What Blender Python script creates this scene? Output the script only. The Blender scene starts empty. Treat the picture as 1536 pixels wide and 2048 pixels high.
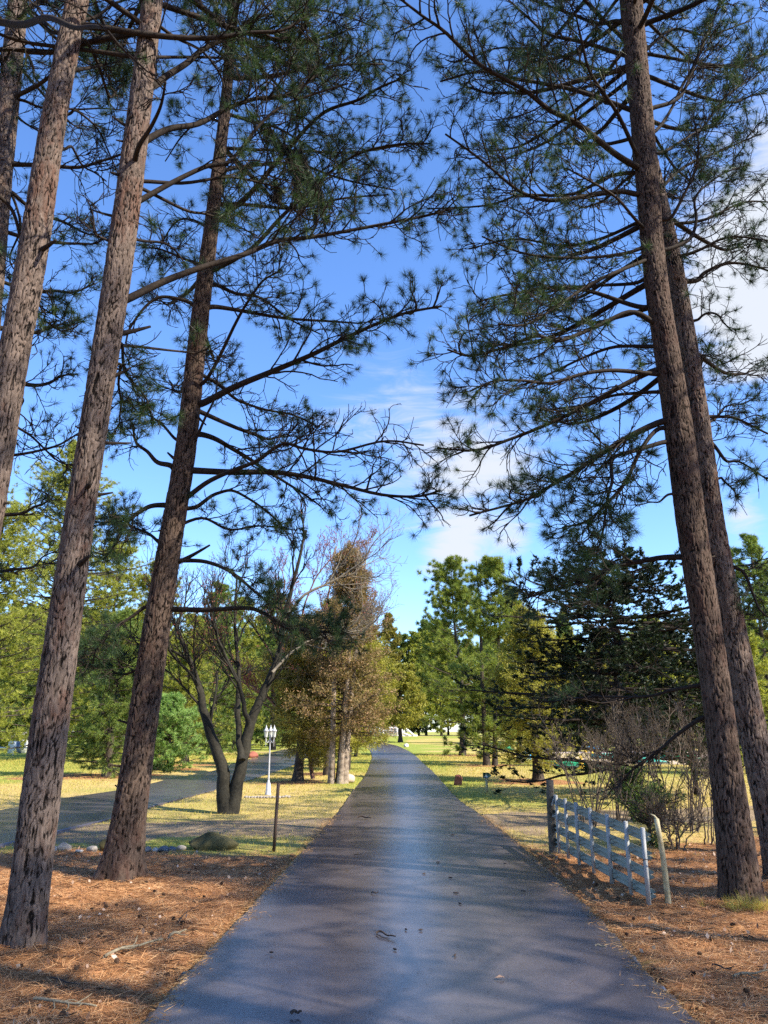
import bpy, math, random
import numpy as np
from mathutils import Vector

# ------------------------------------------------------------------ camera, sky, sun, exposure
scn = bpy.context.scene
COL = scn.collection
F, CX, CY = 1540.0, 768.0, 1024.0          # focal length and centre in photo pixels
PITCH = math.radians(15.9)
H = 1.6
cam_d = bpy.data.cameras.new('camera')
cam_d.sensor_fit = 'VERTICAL'; cam_d.sensor_height = 36.0; cam_d.lens = 36.0 * F / 2048.0
cam_d.clip_start = 0.05; cam_d.clip_end = 3000
cam = bpy.data.objects.new('camera', cam_d); COL.objects.link(cam)
cam.location = (0, 0, H); cam.rotation_euler = (math.pi / 2 + PITCH, 0, 0)
scn.camera = cam
scn.view_settings.view_transform = 'Standard'
scn.view_settings.look = 'None'
scn.view_settings.gamma = 1
scn.view_settings.exposure = 1.1
scn.cycles.max_bounces = 6; scn.cycles.diffuse_bounces = 3; scn.cycles.glossy_bounces = 2
scn.cycles.transmission_bounces = 3; scn.cycles.transparent_max_bounces = 4
scn.cycles.use_denoising = False
scn.cycles.sample_clamp_indirect = 4

SUN_EL = math.radians(41)
SUN_AZ = math.radians(116)                 # clockwise from +Y (view direction) towards +X
sun_dir = Vector((math.sin(SUN_AZ) * math.cos(SUN_EL), math.cos(SUN_AZ) * math.cos(SUN_EL), math.sin(SUN_EL)))
sd = bpy.data.lights.new('sun', 'SUN'); sd.energy = 4.9; sd.angle = math.radians(0.55); sd.color = (1.0, 0.91, 0.75)
so = bpy.data.objects.new('sun', sd); COL.objects.link(so)
so.rotation_euler = (-sun_dir).to_track_quat('-Z', 'Y').to_euler()
so.location = (30, -20, 40)

cp, sp = math.cos(PITCH), math.sin(PITCH)
def ray(px, py):
    a = (px - CX) / F; b = (CY - py) / F
    return np.array((a, cp - b * sp, sp + b * cp))
def G(px, py, z=0.0):
    d = ray(px, py); t = (z - H) / d[2]
    return np.array((d[0] * t, d[1] * t, z))
def P(px, py, Y):
    d = ray(px, py); t = Y / d[1]
    return np.array((d[0] * t, Y, H + d[2] * t))
def zc(p): return p[1] * cp + (p[2] - H) * sp
def rad(w, p): return 0.5 * w * zc(p) / F

W = bpy.data.worlds.new('World'); scn.world = W; W.use_nodes = True
nt = W.node_tree; N = nt.nodes; Lk = nt.links
bg = N['Background']; bg.inputs['Strength'].default_value = 0.15
sky = N.new('ShaderNodeTexSky'); sky.sky_type = 'NISHITA'; sky.sun_disc = False
sky.sun_elevation = SUN_EL; sky.sun_rotation = SUN_AZ
sky.air_density = 1.0; sky.dust_density = 0.25; sky.ozone_density = 2.2; sky.altitude = 0
hs = N.new('ShaderNodeHueSaturation'); hs.inputs['Saturation'].default_value = 1.10; hs.inputs['Value'].default_value = 1.0
Lk.new(sky.outputs[0], hs.inputs['Color'])
tint = N.new('ShaderNodeMix'); tint.data_type = 'RGBA'; tint.blend_type = 'MULTIPLY'; tint.inputs['Factor'].default_value = 1.0
Lk.new(hs.outputs[0], tint.inputs['A']); tint.inputs['B'].default_value = (0.76, 0.87, 1.08, 1)
tc = N.new('ShaderNodeTexCoord')
mp = N.new('ShaderNodeMapping'); mp.inputs['Scale'].default_value = (1.7, 1.7, 6.5); mp.inputs['Rotation'].default_value = (0, math.radians(-12), 0)
Lk.new(tc.outputs['Generated'], mp.inputs['Vector'])
ns = N.new('ShaderNodeTexNoise'); ns.inputs['Scale'].default_value = 4.6; ns.inputs['Detail'].default_value = 9
ns.inputs['Roughness'].default_value = 0.62; ns.inputs['Distortion'].default_value = 1.0
Lk.new(mp.outputs[0], ns.inputs['Vector'])
def wmath(op, a, b=None, clamp=False):
    m = N.new('ShaderNodeMath'); m.operation = op; m.use_clamp = clamp
    for i, v in enumerate((a, b)):
        if v is None: continue
        if isinstance(v, (int, float)): m.inputs[i].default_value = v
        else: Lk.new(v, m.inputs[i])
    return m.outputs[0]
acc = None
for px, py, rr, amp in ((1500, 600, .085, .75), (1540, 370, .11, .42), (960, 950, .08, .52), (925, 1095, .035, .62), (1030, 1080, .03, .42),
                        (1485, 1040, .035, .50), (760, 850, .12, .40), (860, 1125, .03, .36), (1545, 690, .04, .4), (330, 990, .08, .12),
                        (1800, 450, .15, .4), (1100, 810, .10, .16)):
    d = ray(px, py); d = d / np.linalg.norm(d)
    vm = N.new('ShaderNodeVectorMath'); vm.operation = 'DISTANCE'
    Lk.new(tc.outputs['Generated'], vm.inputs[0]); vm.inputs[1].default_value = tuple(d)
    e = wmath('DIVIDE', vm.outputs['Value'], rr)
    e = wmath('MULTIPLY', e, e)
    e = wmath('MULTIPLY', e, -1.0)
    e = wmath('POWER', 2.718, e)
    e = wmath('MULTIPLY', e, amp)
    acc = e if acc is None else wmath('ADD', acc, e)
cl = wmath('ADD', ns.outputs[0], acc)
mr = N.new('ShaderNodeMapRange'); mr.interpolation_type = 'SMOOTHSTEP'
mr.inputs['From Min'].default_value = 0.74; mr.inputs['From Max'].default_value = 1.22
mr.inputs['To Min'].default_value = 0.0; mr.inputs['To Max'].default_value = 0.95
Lk.new(cl, mr.inputs['Value'])
mx = N.new('ShaderNodeMix'); mx.data_type = 'RGBA'
Lk.new(mr.outputs[0], mx.inputs['Factor']); Lk.new(tint.outputs['Result'], mx.inputs['A']); mx.inputs['B'].default_value = (2.7, 2.85, 3.1, 1)
Lk.new(mx.outputs['Result'], bg.inputs['Color'])

# ------------------------------------------------------------------ mesh helpers
def unit(v):
    v = np.asarray(v, float)
    return v / np.maximum(np.linalg.norm(v, axis=-1, keepdims=True), 1e-9)

class MB:
    def __init__(s): s.V = []; s.Q = []; s.T = []; s.n = 0; s.A = []
    def add(s, v, q=None, t=None):
        v = np.asarray(v, float).reshape(-1, 3)
        if q is not None and len(q): s.Q.append(np.asarray(q, int).reshape(-1, 4) + s.n)
        if t is not None and len(t): s.T.append(np.asarray(t, int).reshape(-1, 3) + s.n)
        s.V.append(v); s.n += len(v)
    def tubes(s, Pn, R, sides=4, cap=False):
        Pn = np.asarray(Pn, float); R = np.asarray(R, float)
        if Pn.ndim == 2: Pn = Pn[None]; R = R[None]
        n, k, _ = Pn.shape
        if n == 0: return
        T = np.empty_like(Pn); T[:, 1:-1] = Pn[:, 2:] - Pn[:, :-2]; T[:, 0] = Pn[:, 1] - Pn[:, 0]; T[:, -1] = Pn[:, -1] - Pn[:, -2]
        T = unit(T); mean = np.abs(unit(Pn[:, -1] - Pn[:, 0]))
        ref = np.eye(3)[np.argmin(mean, axis=1)][:, None, :]
        A = unit(np.cross(T, np.broadcast_to(ref, T.shape))); B = np.cross(T, A)
        th = np.arange(sides) * 2 * math.pi / sides
        V = Pn[:, :, None, :] + R[:, :, None, None] * (np.cos(th)[None, None, :, None] * A[:, :, None, :] + np.sin(th)[None, None, :, None] * B[:, :, None, :])
        base = (np.arange(n) * k * sides)[:, None, None]; ring = (np.arange(k - 1) * sides)[None, :, None]
        j = np.arange(sides)[None, None, :]; j2 = (j + 1) % sides
        a = base + ring + j; b = base + ring + j2
        q = np.stack([a, b, b + sides, a + sides], -1).reshape(-1, 4)
        t = None
        if cap and sides > 2:
            V = V.reshape(n, -1, 3)
            tt = []
            for i in range(n):
                o = i * k * sides
                for e in (0, (k - 1) * sides):
                    for jj in range(1, sides - 1): tt.append((o + e, o + e + jj, o + e + jj + 1))
            t = tt
        s.add(V, q, t)
    def box(s, c, size, rot=0.0, tilt=0.0):
        x, y, z = (np.array(size) / 2)
        v = np.array([(i, j, k) for i in (-x, x) for j in (-y, y) for k in (-z, z)])
        if tilt:
            ct, st = math.cos(tilt), math.sin(tilt); v = np.stack([v[:, 0] * ct + v[:, 2] * st, v[:, 1], -v[:, 0] * st + v[:, 2] * ct], 1)
        cr, sr = math.cos(rot), math.sin(rot)
        v = np.stack([v[:, 0] * cr - v[:, 1] * sr, v[:, 0] * sr + v[:, 1] * cr, v[:, 2]], 1) + np.array(c)
        s.add(v, [(0, 1, 3, 2), (4, 6, 7, 5), (0, 4, 5, 1), (2, 3, 7, 6), (0, 2, 6, 4), (1, 5, 7, 3)])
    def needles(s, C, D, L, k, w, rng, bias=0.55, spread=0.06, flat=1.0):
        n = len(C)
        if n == 0: return
        C = np.repeat(C, k, 0); D = np.repeat(D, k, 0)
        d = unit(unit(rng.normal(size=(n * k, 3))) * np.array((1, 1, flat)) + bias * D)
        st = C - D * (rng.random((n * k, 1)) * spread)
        ln = L * (0.82 + 0.26 * rng.random((n * k, 1))) * (.75 + .4 * np.repeat(rng.random((n, 1)), k, 0))
        sd_ = unit(np.cross(d, rng.normal(size=(n * k, 3)))) * (w * 0.5)
        V = np.stack([st - sd_, st + sd_, st + d * ln], 1)
        s.add(V, None, np.arange(n * k * 3).reshape(-1, 3))
    def leaves(s, C, D, L, Wd, k, rng, scatter=0.1, bias=0.4):
        n = len(C)
        if n == 0: return
        C = np.repeat(C, k, 0) + rng.normal(size=(n * k, 3)) * scatter; D = np.repeat(D, k, 0)
        d = unit(unit(rng.normal(size=(n * k, 3))) + bias * D)
        sd_ = unit(np.cross(d, rng.normal(size=(n * k, 3)))) * (Wd * 0.5)
        ln = L * (0.6 + 0.7 * rng.random((n * k, 1)))
        V = np.stack([C, C + d * ln * .5 + sd_, C + d * ln, C + d * ln * .5 - sd_], 1)
        s.add(V, np.arange(n * k * 4).reshape(-1, 4))
    def build(s, name, mat, parent=None, smooth=False, origin=None, attrs=None):
        me = bpy.data.meshes.new(name)
        V = np.concatenate(s.V) if s.V else np.zeros((0, 3))
        if origin is not None: V = V - np.asarray(origin)
        Q = np.concatenate(s.Q) if s.Q else np.zeros((0, 4), int)
        T = np.concatenate(s.T) if s.T else np.zeros((0, 3), int)
        me.vertices.add(len(V)); me.vertices.foreach_set('co', V.astype(np.float32).ravel())
        me.loops.add(len(Q) * 4 + len(T) * 3)
        me.loops.foreach_set('vertex_index', np.concatenate([Q.ravel(), T.ravel()]).astype(np.int32))
        me.polygons.add(len(Q) + len(T))
        st = np.concatenate([np.arange(len(Q)) * 4, len(Q) * 4 + np.arange(len(T)) * 3]).astype(np.int32)
        me.polygons.foreach_set('loop_start', st)
        if attrs:
            for k, a in attrs.items():
                if a.ndim == 1:
                    at = me.attributes.new(k, 'FLOAT', 'POINT'); at.data.foreach_set('value', a.astype(np.float32))
                else:
                    at = me.attributes.new(k, 'FLOAT_COLOR', 'POINT'); at.data.foreach_set('color', a.astype(np.float32).ravel())
        me.update(calc_edges=True)
        if smooth: me.polygons.foreach_set('use_smooth', np.ones(len(me.polygons), bool))
        me.validate() if False else None
        ms = mat if isinstance(mat, (list, tuple)) else [mat]
        for m in ms: me.materials.append(m)
        o = bpy.data.objects.new(name, me); COL.objects.link(o)
        if parent is not None: o.parent = parent
        elif origin is not None: o.location = tuple(origin)
        return o

def tag(o, label=None, cat=None, group=None, kind=None):
    if label: o['label'] = label
    if cat: o['category'] = cat
    if group: o['group'] = group
    if kind: o['kind'] = kind
    return o
def empty(name, loc, label, cat, group=None):
    o = bpy.data.objects.new(name, None); COL.objects.link(o); o.location = tuple(loc); o.empty_display_size = .2
    return tag(o, label, cat, group)
def dup(root, loc, rotz=0.0, scale=1.0, label=None, group=None):
    r = root.copy(); COL.objects.link(r); r.location = tuple(loc); r.rotation_euler = (0, 0, rotz)
    r.scale = (scale,) * 3 if not isinstance(scale, tuple) else scale
    if label: r['label'] = label
    if group: r['group'] = group
    for ch in list(root.children):
        c = ch.copy(); COL.objects.link(c); c.parent = r
        for g in ch.children:
            d = g.copy(); COL.objects.link(d); d.parent = c
    return r

def crs(pts, n):
    """resample a polyline smoothly (Catmull-Rom) to n points"""
    p = np.asarray(pts, float)
    if len(p) == 2: 
        t = np.linspace(0, 1, n)[:, None]; return p[0] * (1 - t) + p[1] * t
    e = np.concatenate([[2 * p[0] - p[1]], p, [2 * p[-1] - p[-2]]])
    u = np.linspace(0, len(p) - 1 - 1e-6, n); i = u.astype(int); f = (u - i)[:, None]
    a, b, c, d = e[i], e[i + 1], e[i + 2], e[i + 3]
    return 0.5 * ((2 * b) + (c - a) * f + (2 * a - 5 * b + 4 * c - d) * f ** 2 + (3 * b - a - 3 * c + d) * f ** 3)

def at_t(Pn, idx, t):
    k = Pn.shape[1]; u = np.clip(t, 0, 0.9999) * (k - 1); i = u.astype(int); f = (u - i)[:, None]
    a = Pn[idx, i]; b = Pn[idx, i + 1]
    return a * (1 - f) + b * f, unit(b - a)

def spawn(Pn, m, t0, t1, ang, length, K, rng, planar=False, up=0.0, curl=0.15, taper=0.55, angsd=0.2, zf=0.25):
    """m children on every parent polyline; returns (polylines, parent index, t)"""
    n = len(Pn)
    idx = np.repeat(np.arange(n), m)
    t = t0 + (t1 - t0) * ((np.tile(np.arange(m), n) + rng.random(n * m)) / m)
    pos, T = at_t(Pn, idx, t)
    if planar:
        side = unit(np.cross(T, np.array((0, 0, 1.0))) + 1e-6)
        sg = np.where((np.tile(np.arange(m), n) + (idx % 2)) % 2 == 0, 1, -1)[:, None]
        Q = unit(side * sg + rng.normal(size=(n * m, 3)) * np.array((.2, .2, zf)))
    else:
        Q = unit(np.cross(T, rng.normal(size=(n * m, 3))))
    a = ang + rng.normal(size=(n * m, 1)) * angsd
    d = unit(np.cos(a) * T + np.sin(a) * Q)
    ln = np.broadcast_to(np.asarray(length, float), (n,))[idx] * (1 - taper * (t - t0) / max(t1 - t0, 1e-6)) * (0.6 + 0.6 * rng.random(n * m))
    step = (ln / (K - 1))[:, None]
    out = np.empty((n * m, K, 3)); out[:, 0] = pos
    bend = rng.normal(size=(n * m, 3)) * curl
    for i in range(1, K):
        d = unit(d + np.array((0, 0, up)) + bend * 0.5 + rng.normal(size=(n * m, 3)) * curl)
        out[:, i] = out[:, i - 1] + d * step
    return out, idx, t

# ------------------------------------------------------------------ materials
def newmat(name):
    m = bpy.data.materials.new(name); m.use_nodes = True; return m
class NB:
    def __init__(s, m):
        s.t = m.node_tree; s.n = s.t.nodes; s.b = s.n['Principled BSDF']; s.out = s.n['Material Output']
    def new(s, ty, **kw):
        x = s.n.new(ty)
        for k, v in kw.items(): setattr(x, k, v)
        return x
    def link(s, a, b): s.t.links.new(a, b)
    def coord(s, kind='Object', scale=(1, 1, 1)):
        c = s.new('ShaderNodeTexCoord'); mpn = s.new('ShaderNodeMapping'); mpn.inputs['Scale'].default_value = scale
        s.link(c.outputs[kind], mpn.inputs['Vector']); return mpn.outputs[0]
    def pos(s, scale=(1, 1, 1)):
        c = s.new('ShaderNodeNewGeometry'); mpn = s.new('ShaderNodeMapping'); mpn.inputs['Scale'].default_value = scale
        s.link(c.outputs['Position'], mpn.inputs['Vector']); return mpn.outputs[0]
    def noise(s, vec, scale, detail=4, rough=0.55, dist=0):
        x = s.new('ShaderNodeTexNoise'); x.inputs['Scale'].default_value = scale; x.inputs['Detail'].default_value = detail
        x.inputs['Roughness'].default_value = rough; x.inputs['Distortion'].default_value = dist
        if vec is not None: s.link(vec, x.inputs['Vector'])
        return x.outputs[0]
    def ramp(s, fac, stops, interp='LINEAR'):
        r = s.new('ShaderNodeValToRGB'); e = r.color_ramp.elements; r.color_ramp.interpolation = interp
        while len(e) < len(stops): e.new(0.5)
        for el, (p, c) in zip(e, stops):
            el.position = p; el.color = (*c, 1) if len(c) == 3 else c
        s.link(fac, r.inputs[0]); return r.outputs[0]
    def mix(s, fac, a, b, mode='MIX'):
        x = s.new('ShaderNodeMix', data_type='RGBA', blend_type=mode)
        for sock, v in (('Factor', fac), ('A', a), ('B', b)):
            if hasattr(v, 'links') or isinstance(v, bpy.types.NodeSocket): s.link(v, x.inputs[sock])
            elif isinstance(v, (int, float)): x.inputs[sock].default_value = v
            else: x.inputs[sock].default_value = (*v, 1) if len(v) == 3 else v
        return x.outputs['Result']
    def math(s, op, a, b=None, clamp=False):
        x = s.new('ShaderNodeMath', operation=op, use_clamp=clamp)
        for i, v in enumerate((a, b)):
            if v is None: continue
            if isinstance(v, (int, float)): x.inputs[i].default_value = v
            else: s.link(v, x.inputs[i])
        return x.outputs[0]
    def bump(s, h, strength=0.5, dist=0.01, nrm=None):
        x = s.new('ShaderNodeBump'); x.inputs['Strength'].default_value = strength; x.inputs['Distance'].default_value = dist
        s.link(h, x.inputs['Height'])
        if nrm is not None: s.link(nrm, x.inputs['Normal'])
        s.link(x.outputs[0], s.b.inputs['Normal']); return x.outputs[0]
    def attr(s, name):
        x = s.new('ShaderNodeAttribute', attribute_name=name); return x
    def base(s, c, rough=0.7, spec=0.3):
        if isinstance(c, bpy.types.NodeSocket): s.link(c, s.b.inputs['Base Color'])
        else: s.b.inputs['Base Color'].default_value = (*c, 1)
        if isinstance(rough, bpy.types.NodeSocket): s.link(rough, s.b.inputs['Roughness'])
        else: s.b.inputs['Roughness'].default_value = rough
        s.b.inputs['Specular IOR Level'].default_value = spec

def foliage(name, cols, trans=0.3, rough=0.55, spec=0.25, clump=0.8, cvar=0.45):
    """cols: dark .. light; every needle picks its own tint, clumps of a metre vary too"""
    m = newmat(name); b = NB(m)
    g = b.new('ShaderNodeNewGeometry')
    nz = b.noise(b.pos(), clump, 3, 0.6)
    f = b.math('ADD', b.math('MULTIPLY', g.outputs['Random Per Island'], 1 - cvar), b.math('MULTIPLY', nz, cvar))
    n = len(cols)
    c = b.ramp(f, [(0.12 + 0.7 * i / (n - 1), cols[i]) for i in range(n)])
    b.base(c, rough, spec)
    tr = b.new('ShaderNodeBsdfTranslucent'); b.link(b.mix(1.0, c, (1.25, 1.3, .7), 'MULTIPLY'), tr.inputs['Color'])
    mxs = b.new('ShaderNodeMixShader'); mxs.inputs[0].default_value = trans
    b.link(b.b.outputs[0], mxs.inputs[1]); b.link(tr.outputs[0], mxs.inputs[2]); b.link(mxs.outputs[0], b.out.inputs['Surface'])
    return m
def plain(name, c, rough=0.6, spec=0.3, var=0.15, scale=6, bump=0.0, metallic=0.0):
    m = newmat(name); b = NB(m)
    v = b.coord('Object'); nz = b.noise(v, scale, 6, 0.6)
    col = b.mix(nz, tuple(x * (1 - var * 1.5) for x in c), tuple(min(1, x * (1 + var * 1.5)) for x in c))
    b.base(col, rough, spec); b.b.inputs['Metallic'].default_value = metallic
    if bump: b.bump(b.noise(v, scale * 5, 5), bump, 0.01)
    return m

M = {}
M['needle_near'] = foliage('near_needles', [(.012, .034, .020), (.024, .058, .028), (.045, .085, .030), (.09, .13, .035)], .28, .45, .35, 1.1)
M['needle_shade'] = foliage('dark_needles', [(.008, .024, .016), (.016, .040, .022), (.03, .06, .026)], .2, .5, .3)
M['needle_dead'] = foliage('dead_needles', [(.008, .006, .004), (.018, .012, .008), (.035, .022, .013)], .05)
M['pine_sun'] = foliage('sunny_pine', [(.05, .085, .02), (.19, .22, .04), (.38, .39, .06), (.56, .54, .12)], .4, .5, .35, .5)  # needle colours raised and yellowed to stand for direct sun
M['pine_mid'] = foliage('mid_pine', [(.03, .07, .025), (.09, .15, .035), (.20, .27, .055), (.34, .38, .09)], .35, .5, .35, .6)
M['pine_sun_cast'] = foliage('sun_cast_mid_pine', [(.035, .07, .025), (.12, .17, .035), (.26, .31, .055), (.42, .44, .09)], .38, .5, .35, .5)  # mid pine tones with a sunlit yellow cast put into the colour
M['pine_bright'] = foliage('bright_soft_pine', [(.09, .18, .05), (.19, .33, .09), (.32, .47, .14), (.46, .58, .22)], .4, .5, .3, 1.2)
M['pine_far'] = foliage('far_pine', [(.05, .09, .035), (.13, .19, .05), (.25, .30, .08)], .35, .6, .3, .2)
M['cedar_olive'] = foliage('olive_cedar', [(.055, .052, .018), (.15, .135, .032), (.28, .245, .05), (.42, .36, .10)], .35, .6, .25, .9)
M['cedar_gold'] = foliage('golden_cedar', [(.09, .09, .02), (.22, .215, .035), (.38, .35, .06), (.52, .45, .12)], .4, .6, .25, .9)
M['cedar_rust'] = foliage('rusty_cedar', [(.06, .05, .025), (.16, .13, .045), (.30, .21, .09), (.44, .26, .16)], .3, .6, .25, .8)
M['bud'] = foliage('red_buds', [(.16, .03, .03), (.30, .08, .07), (.42, .18, .14)], .3)
M['hemlock'] = foliage('shade_toned_hemlock', [(.007, .017, .011), (.012, .026, .015), (.022, .040, .020), (.05, .066, .026)], .2, .5, .25, 1.0)  # shade of the near pines is painted into this dark foliage colour
M['grass'] = foliage('grass_blades', [(.17, .18, .035), (.34, .31, .07), (.54, .44, .12), (.66, .52, .19)], .3, .7, .2, .25, .6)
M['straw'] = foliage('straw_blades', [(.13, .065, .03), (.36, .20, .09), (.58, .38, .19)], .15, .7, .2, 1.0)
M['litter'] = foliage('needle_litter', [(.15, .06, .028), (.42, .19, .08), (.64, .34, .15), (.78, .52, .28)], .12, .6, .3, 1.5)
M['leaf_litter'] = foliage('fallen_leaf', [(.10, .05, .03), (.28, .15, .09), (.5, .34, .24), (.65, .52, .42)], .1, .6, .3, 2)

def bark_mat(name, plate, fiss, red, scale=1.0, moss=None):
    m = newmat(name); b = NB(m)
    v = b.coord('Object')
    pl = b.attr('plate').outputs['Fac']; ce = b.attr('cell').outputs['Fac']
    fine = b.noise(b.coord('Object', (1, 1, .22)), 46 * scale, 7, .7, .4)
    mid = b.noise(b.coord('Object', (1, 1, .35)), 9 * scale, 5, .6, .8)
    big = b.noise(v, 1.3, 3, .5)
    pc = b.mix(ce, tuple(x * .62 for x in plate), tuple(min(1, x * 1.35) for x in plate))
    rf = b.ramp(b.math('ADD', b.math('MULTIPLY', mid, .7), b.math('MULTIPLY', big, .4)), [(.56, (0, 0, 0)), (.70, (.75, .75, .75))])
    pc = b.mix(rf, pc, red)
    pc = b.mix(b.ramp(fine, [(.3, (0, 0, 0)), (.62, (1, 1, 1))]), b.mix(1.0, pc, (.45, .42, .40), 'MULTIPLY'), pc)
    fm = b.ramp(b.math('ADD', pl, b.math('MULTIPLY', b.math('SUBTRACT', fine, .5), .5)), [(.12, (0, 0, 0)), (.34, (1, 1, 1))])
    c = b.mix(fm, fiss, pc)
    if moss:
        mk = b.ramp(b.noise(v, 2.2, 4, .6), [(.52, (0, 0, 0)), (.7, (1, 1, 1))]); c = b.mix(b.math('MULTIPLY', mk, .6), c, moss)
    b.base(c, .85, .15)
    b.bump(b.math('ADD', b.math('MULTIPLY', fm, .7), b.math('MULTIPLY', fine, .8)), 1.0, .02)
    return m
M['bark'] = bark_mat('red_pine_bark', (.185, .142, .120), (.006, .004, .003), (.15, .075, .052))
M['bark_shaded'] = bark_mat('shaded_pine_bark', (.120, .085, .067), (.005, .003, .002), (.085, .042, .032))  # same pine bark, darkened in colour for trunks standing in shade
def wood_mat(name, dark, light, sc=30):
    m = newmat(name); b = NB(m)
    n1 = b.noise(b.coord('Object'), sc, 5, .65); n2 = b.noise(b.coord('Object'), 2.5, 3)
    f = b.math('ADD', b.math('MULTIPLY', n1, .6), b.math('MULTIPLY', n2, .4))
    b.base(b.ramp(f, [(.35, dark), (.65, light)]), .85, .2); b.bump(n1, .8, .008)
    return m
M['limb'] = wood_mat('pine_limb_bark', (.011, .008, .007), (.042, .031, .024))
M['maple'] = wood_mat('maple_bark', (.011, .010, .008), (.042, .038, .028), 18)
M['maple_sunlit'] = wood_mat('sunlit_maple_bark', (.10, .085, .065), (.26, .23, .18), 18)  # maple bark again, sunlight on these limbs painted into the colour
M['trunk_mid'] = wood_mat('conifer_bark', (.018, .014, .011), (.095, .075, .058), 14)
M['trunk_cedar'] = wood_mat('cedar_bark', (.09, .065, .05), (.42, .34, .27), 10)
M['twig_red'] = wood_mat('red_twig_bark', (.11, .05, .04), (.28, .16, .13), 20)
M['twig_grey'] = wood_mat('grey_twig_bark', (.045, .033, .025), (.20, .155, .115), 20)

# ------------------------------------------------------------------ ground zones
def gz(Y):
    t = np.clip((np.asarray(Y, float) - 100) / 60, 0, 1); return 0.65 * t * t * (3 - 2 * t)

roadL = [(290, 2048), (420, 1905), (560, 1755), (620, 1690), (675, 1628), (706, 1584), (731, 1551), (742, 1524), (744, 1511), (739, 1501), (728, 1493), (700, 1489), (600, 1487.5)]
roadR = [(1390, 2048), (1275, 1930), (1165, 1810), (1036, 1690), (958, 1630), (910, 1595), (872, 1551), (846, 1527), (829, 1511), (810, 1499), (784, 1489.5), (740, 1484.5), (600, 1482.5)]
RL = [G(*p) for p in roadL]; RR = [G(*p) for p in roadR]
RL = [RL[0] + (RL[0] - RL[1]) * 5] + RL; RR = [RR[0] + (RR[0] - RR[1]) * 5 + np.array((0, 0, 0))] + RR
RL = RL[1:]; RR = RR[1:]
RL = [np.array((-1.32 + (RL[0][0] + 1.32) * (y + 7) / (RL[0][1] + 7), y, 0)) for y in np.arange(-7, RL[0][1] - .6, .9)] + RL
RR = [np.array((1.72 + (RR[0][0] - 1.72) * (y + 7) / (RR[0][1] + 7), y, 0)) for y in np.arange(-7, RR[0][1] - .6, .9)] + RR
RLs = crs(RL, 300); RRs = crs(RR, 300)
CUT = int(min(np.argmax(RLs[:, 1] > 60), np.argmax(RRs[:, 1] > 60)))
dU = [(-420, 1690), (0, 1622), (114, 1600), (228, 1583), (303, 1568), (350, 1556), (425, 1543), (460, 1530), (496, 1519), (566, 1500), (640, 1491)]
dL = [(-420, 1800), (0, 1692), (104, 1666), (215, 1640), (329, 1607), (440, 1578), (483, 1566), (532, 1550), (582, 1532), (626, 1511), (684, 1497)]
DUs = crs([G(*p) for p in dU], 90); DLs = crs([G(*p) for p in dL], 90)

def seg_dist(X, Y, pts):
    d = np.full(X.shape, 1e9)
    for a, b in zip(pts[:-1], pts[1:]):
        ax, ay, bx, by = a[0], a[1], b[0], b[1]; L2 = (bx - ax) ** 2 + (by - ay) ** 2 + 1e-9
        t = np.clip(((X - ax) * (bx - ax) + (Y - ay) * (by - ay)) / L2, 0, 1)
        d = np.minimum(d, np.hypot(X - ax - t * (bx - ax), Y - ay - t * (by - ay)))
    return d
def sstep(a, b, x):
    t = np.clip((x - a) / (b - a), 0, 1); return t * t * (3 - 2 * t)
_rs = np.random.default_rng(5)
_lat = _rs.random((256, 256))
def vnoise(X, Y, s):
    u = X / s; v = Y / s; i = np.floor(u).astype(int); j = np.floor(v).astype(int); f = u - i; g = v - j
    f = f * f * (3 - 2 * f); g = g * g * (3 - 2 * g); L = lambda a, b: _lat[a % 256, b % 256]
    return (L(i, j) * (1 - f) + L(i + 1, j) * f) * (1 - g) + (L(i, j + 1) * (1 - f) + L(i + 1, j + 1) * f) * g
def inside_road(X, Y, m=0.0):
    xl = np.interp(Y, RLs[:CUT, 1], RLs[:CUT, 0]); xr = np.interp(Y, RRs[:CUT, 1], RRs[:CUT, 0])
    return (X > xl - m) & (X < xr + m)
def inside_drive(X, Y, m=0.0):
    yl = np.interp(X, DLs[:, 0], DLs[:, 1]); yu = np.interp(X, DUs[:, 0], DUs[:, 1])
    return (Y > yl - m) & (Y < yu + m) & (X < DLs[-1, 0])
pathL = [G(120, 1668), G(300, 1655), G(480, 1650), G(655, 1650)]
pathR = [G(930, 1642), G(1010, 1648), G(1110, 1640), G(1300, 1632), G(1700, 1620)]
tree_xy = [G(150, 1553), G(215, 1553), G(350, 1538), G(367, 1530), G(925, 1511), G(980, 1531), G(1075, 1563), G(597, 1563), G(655, 1548)]
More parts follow.
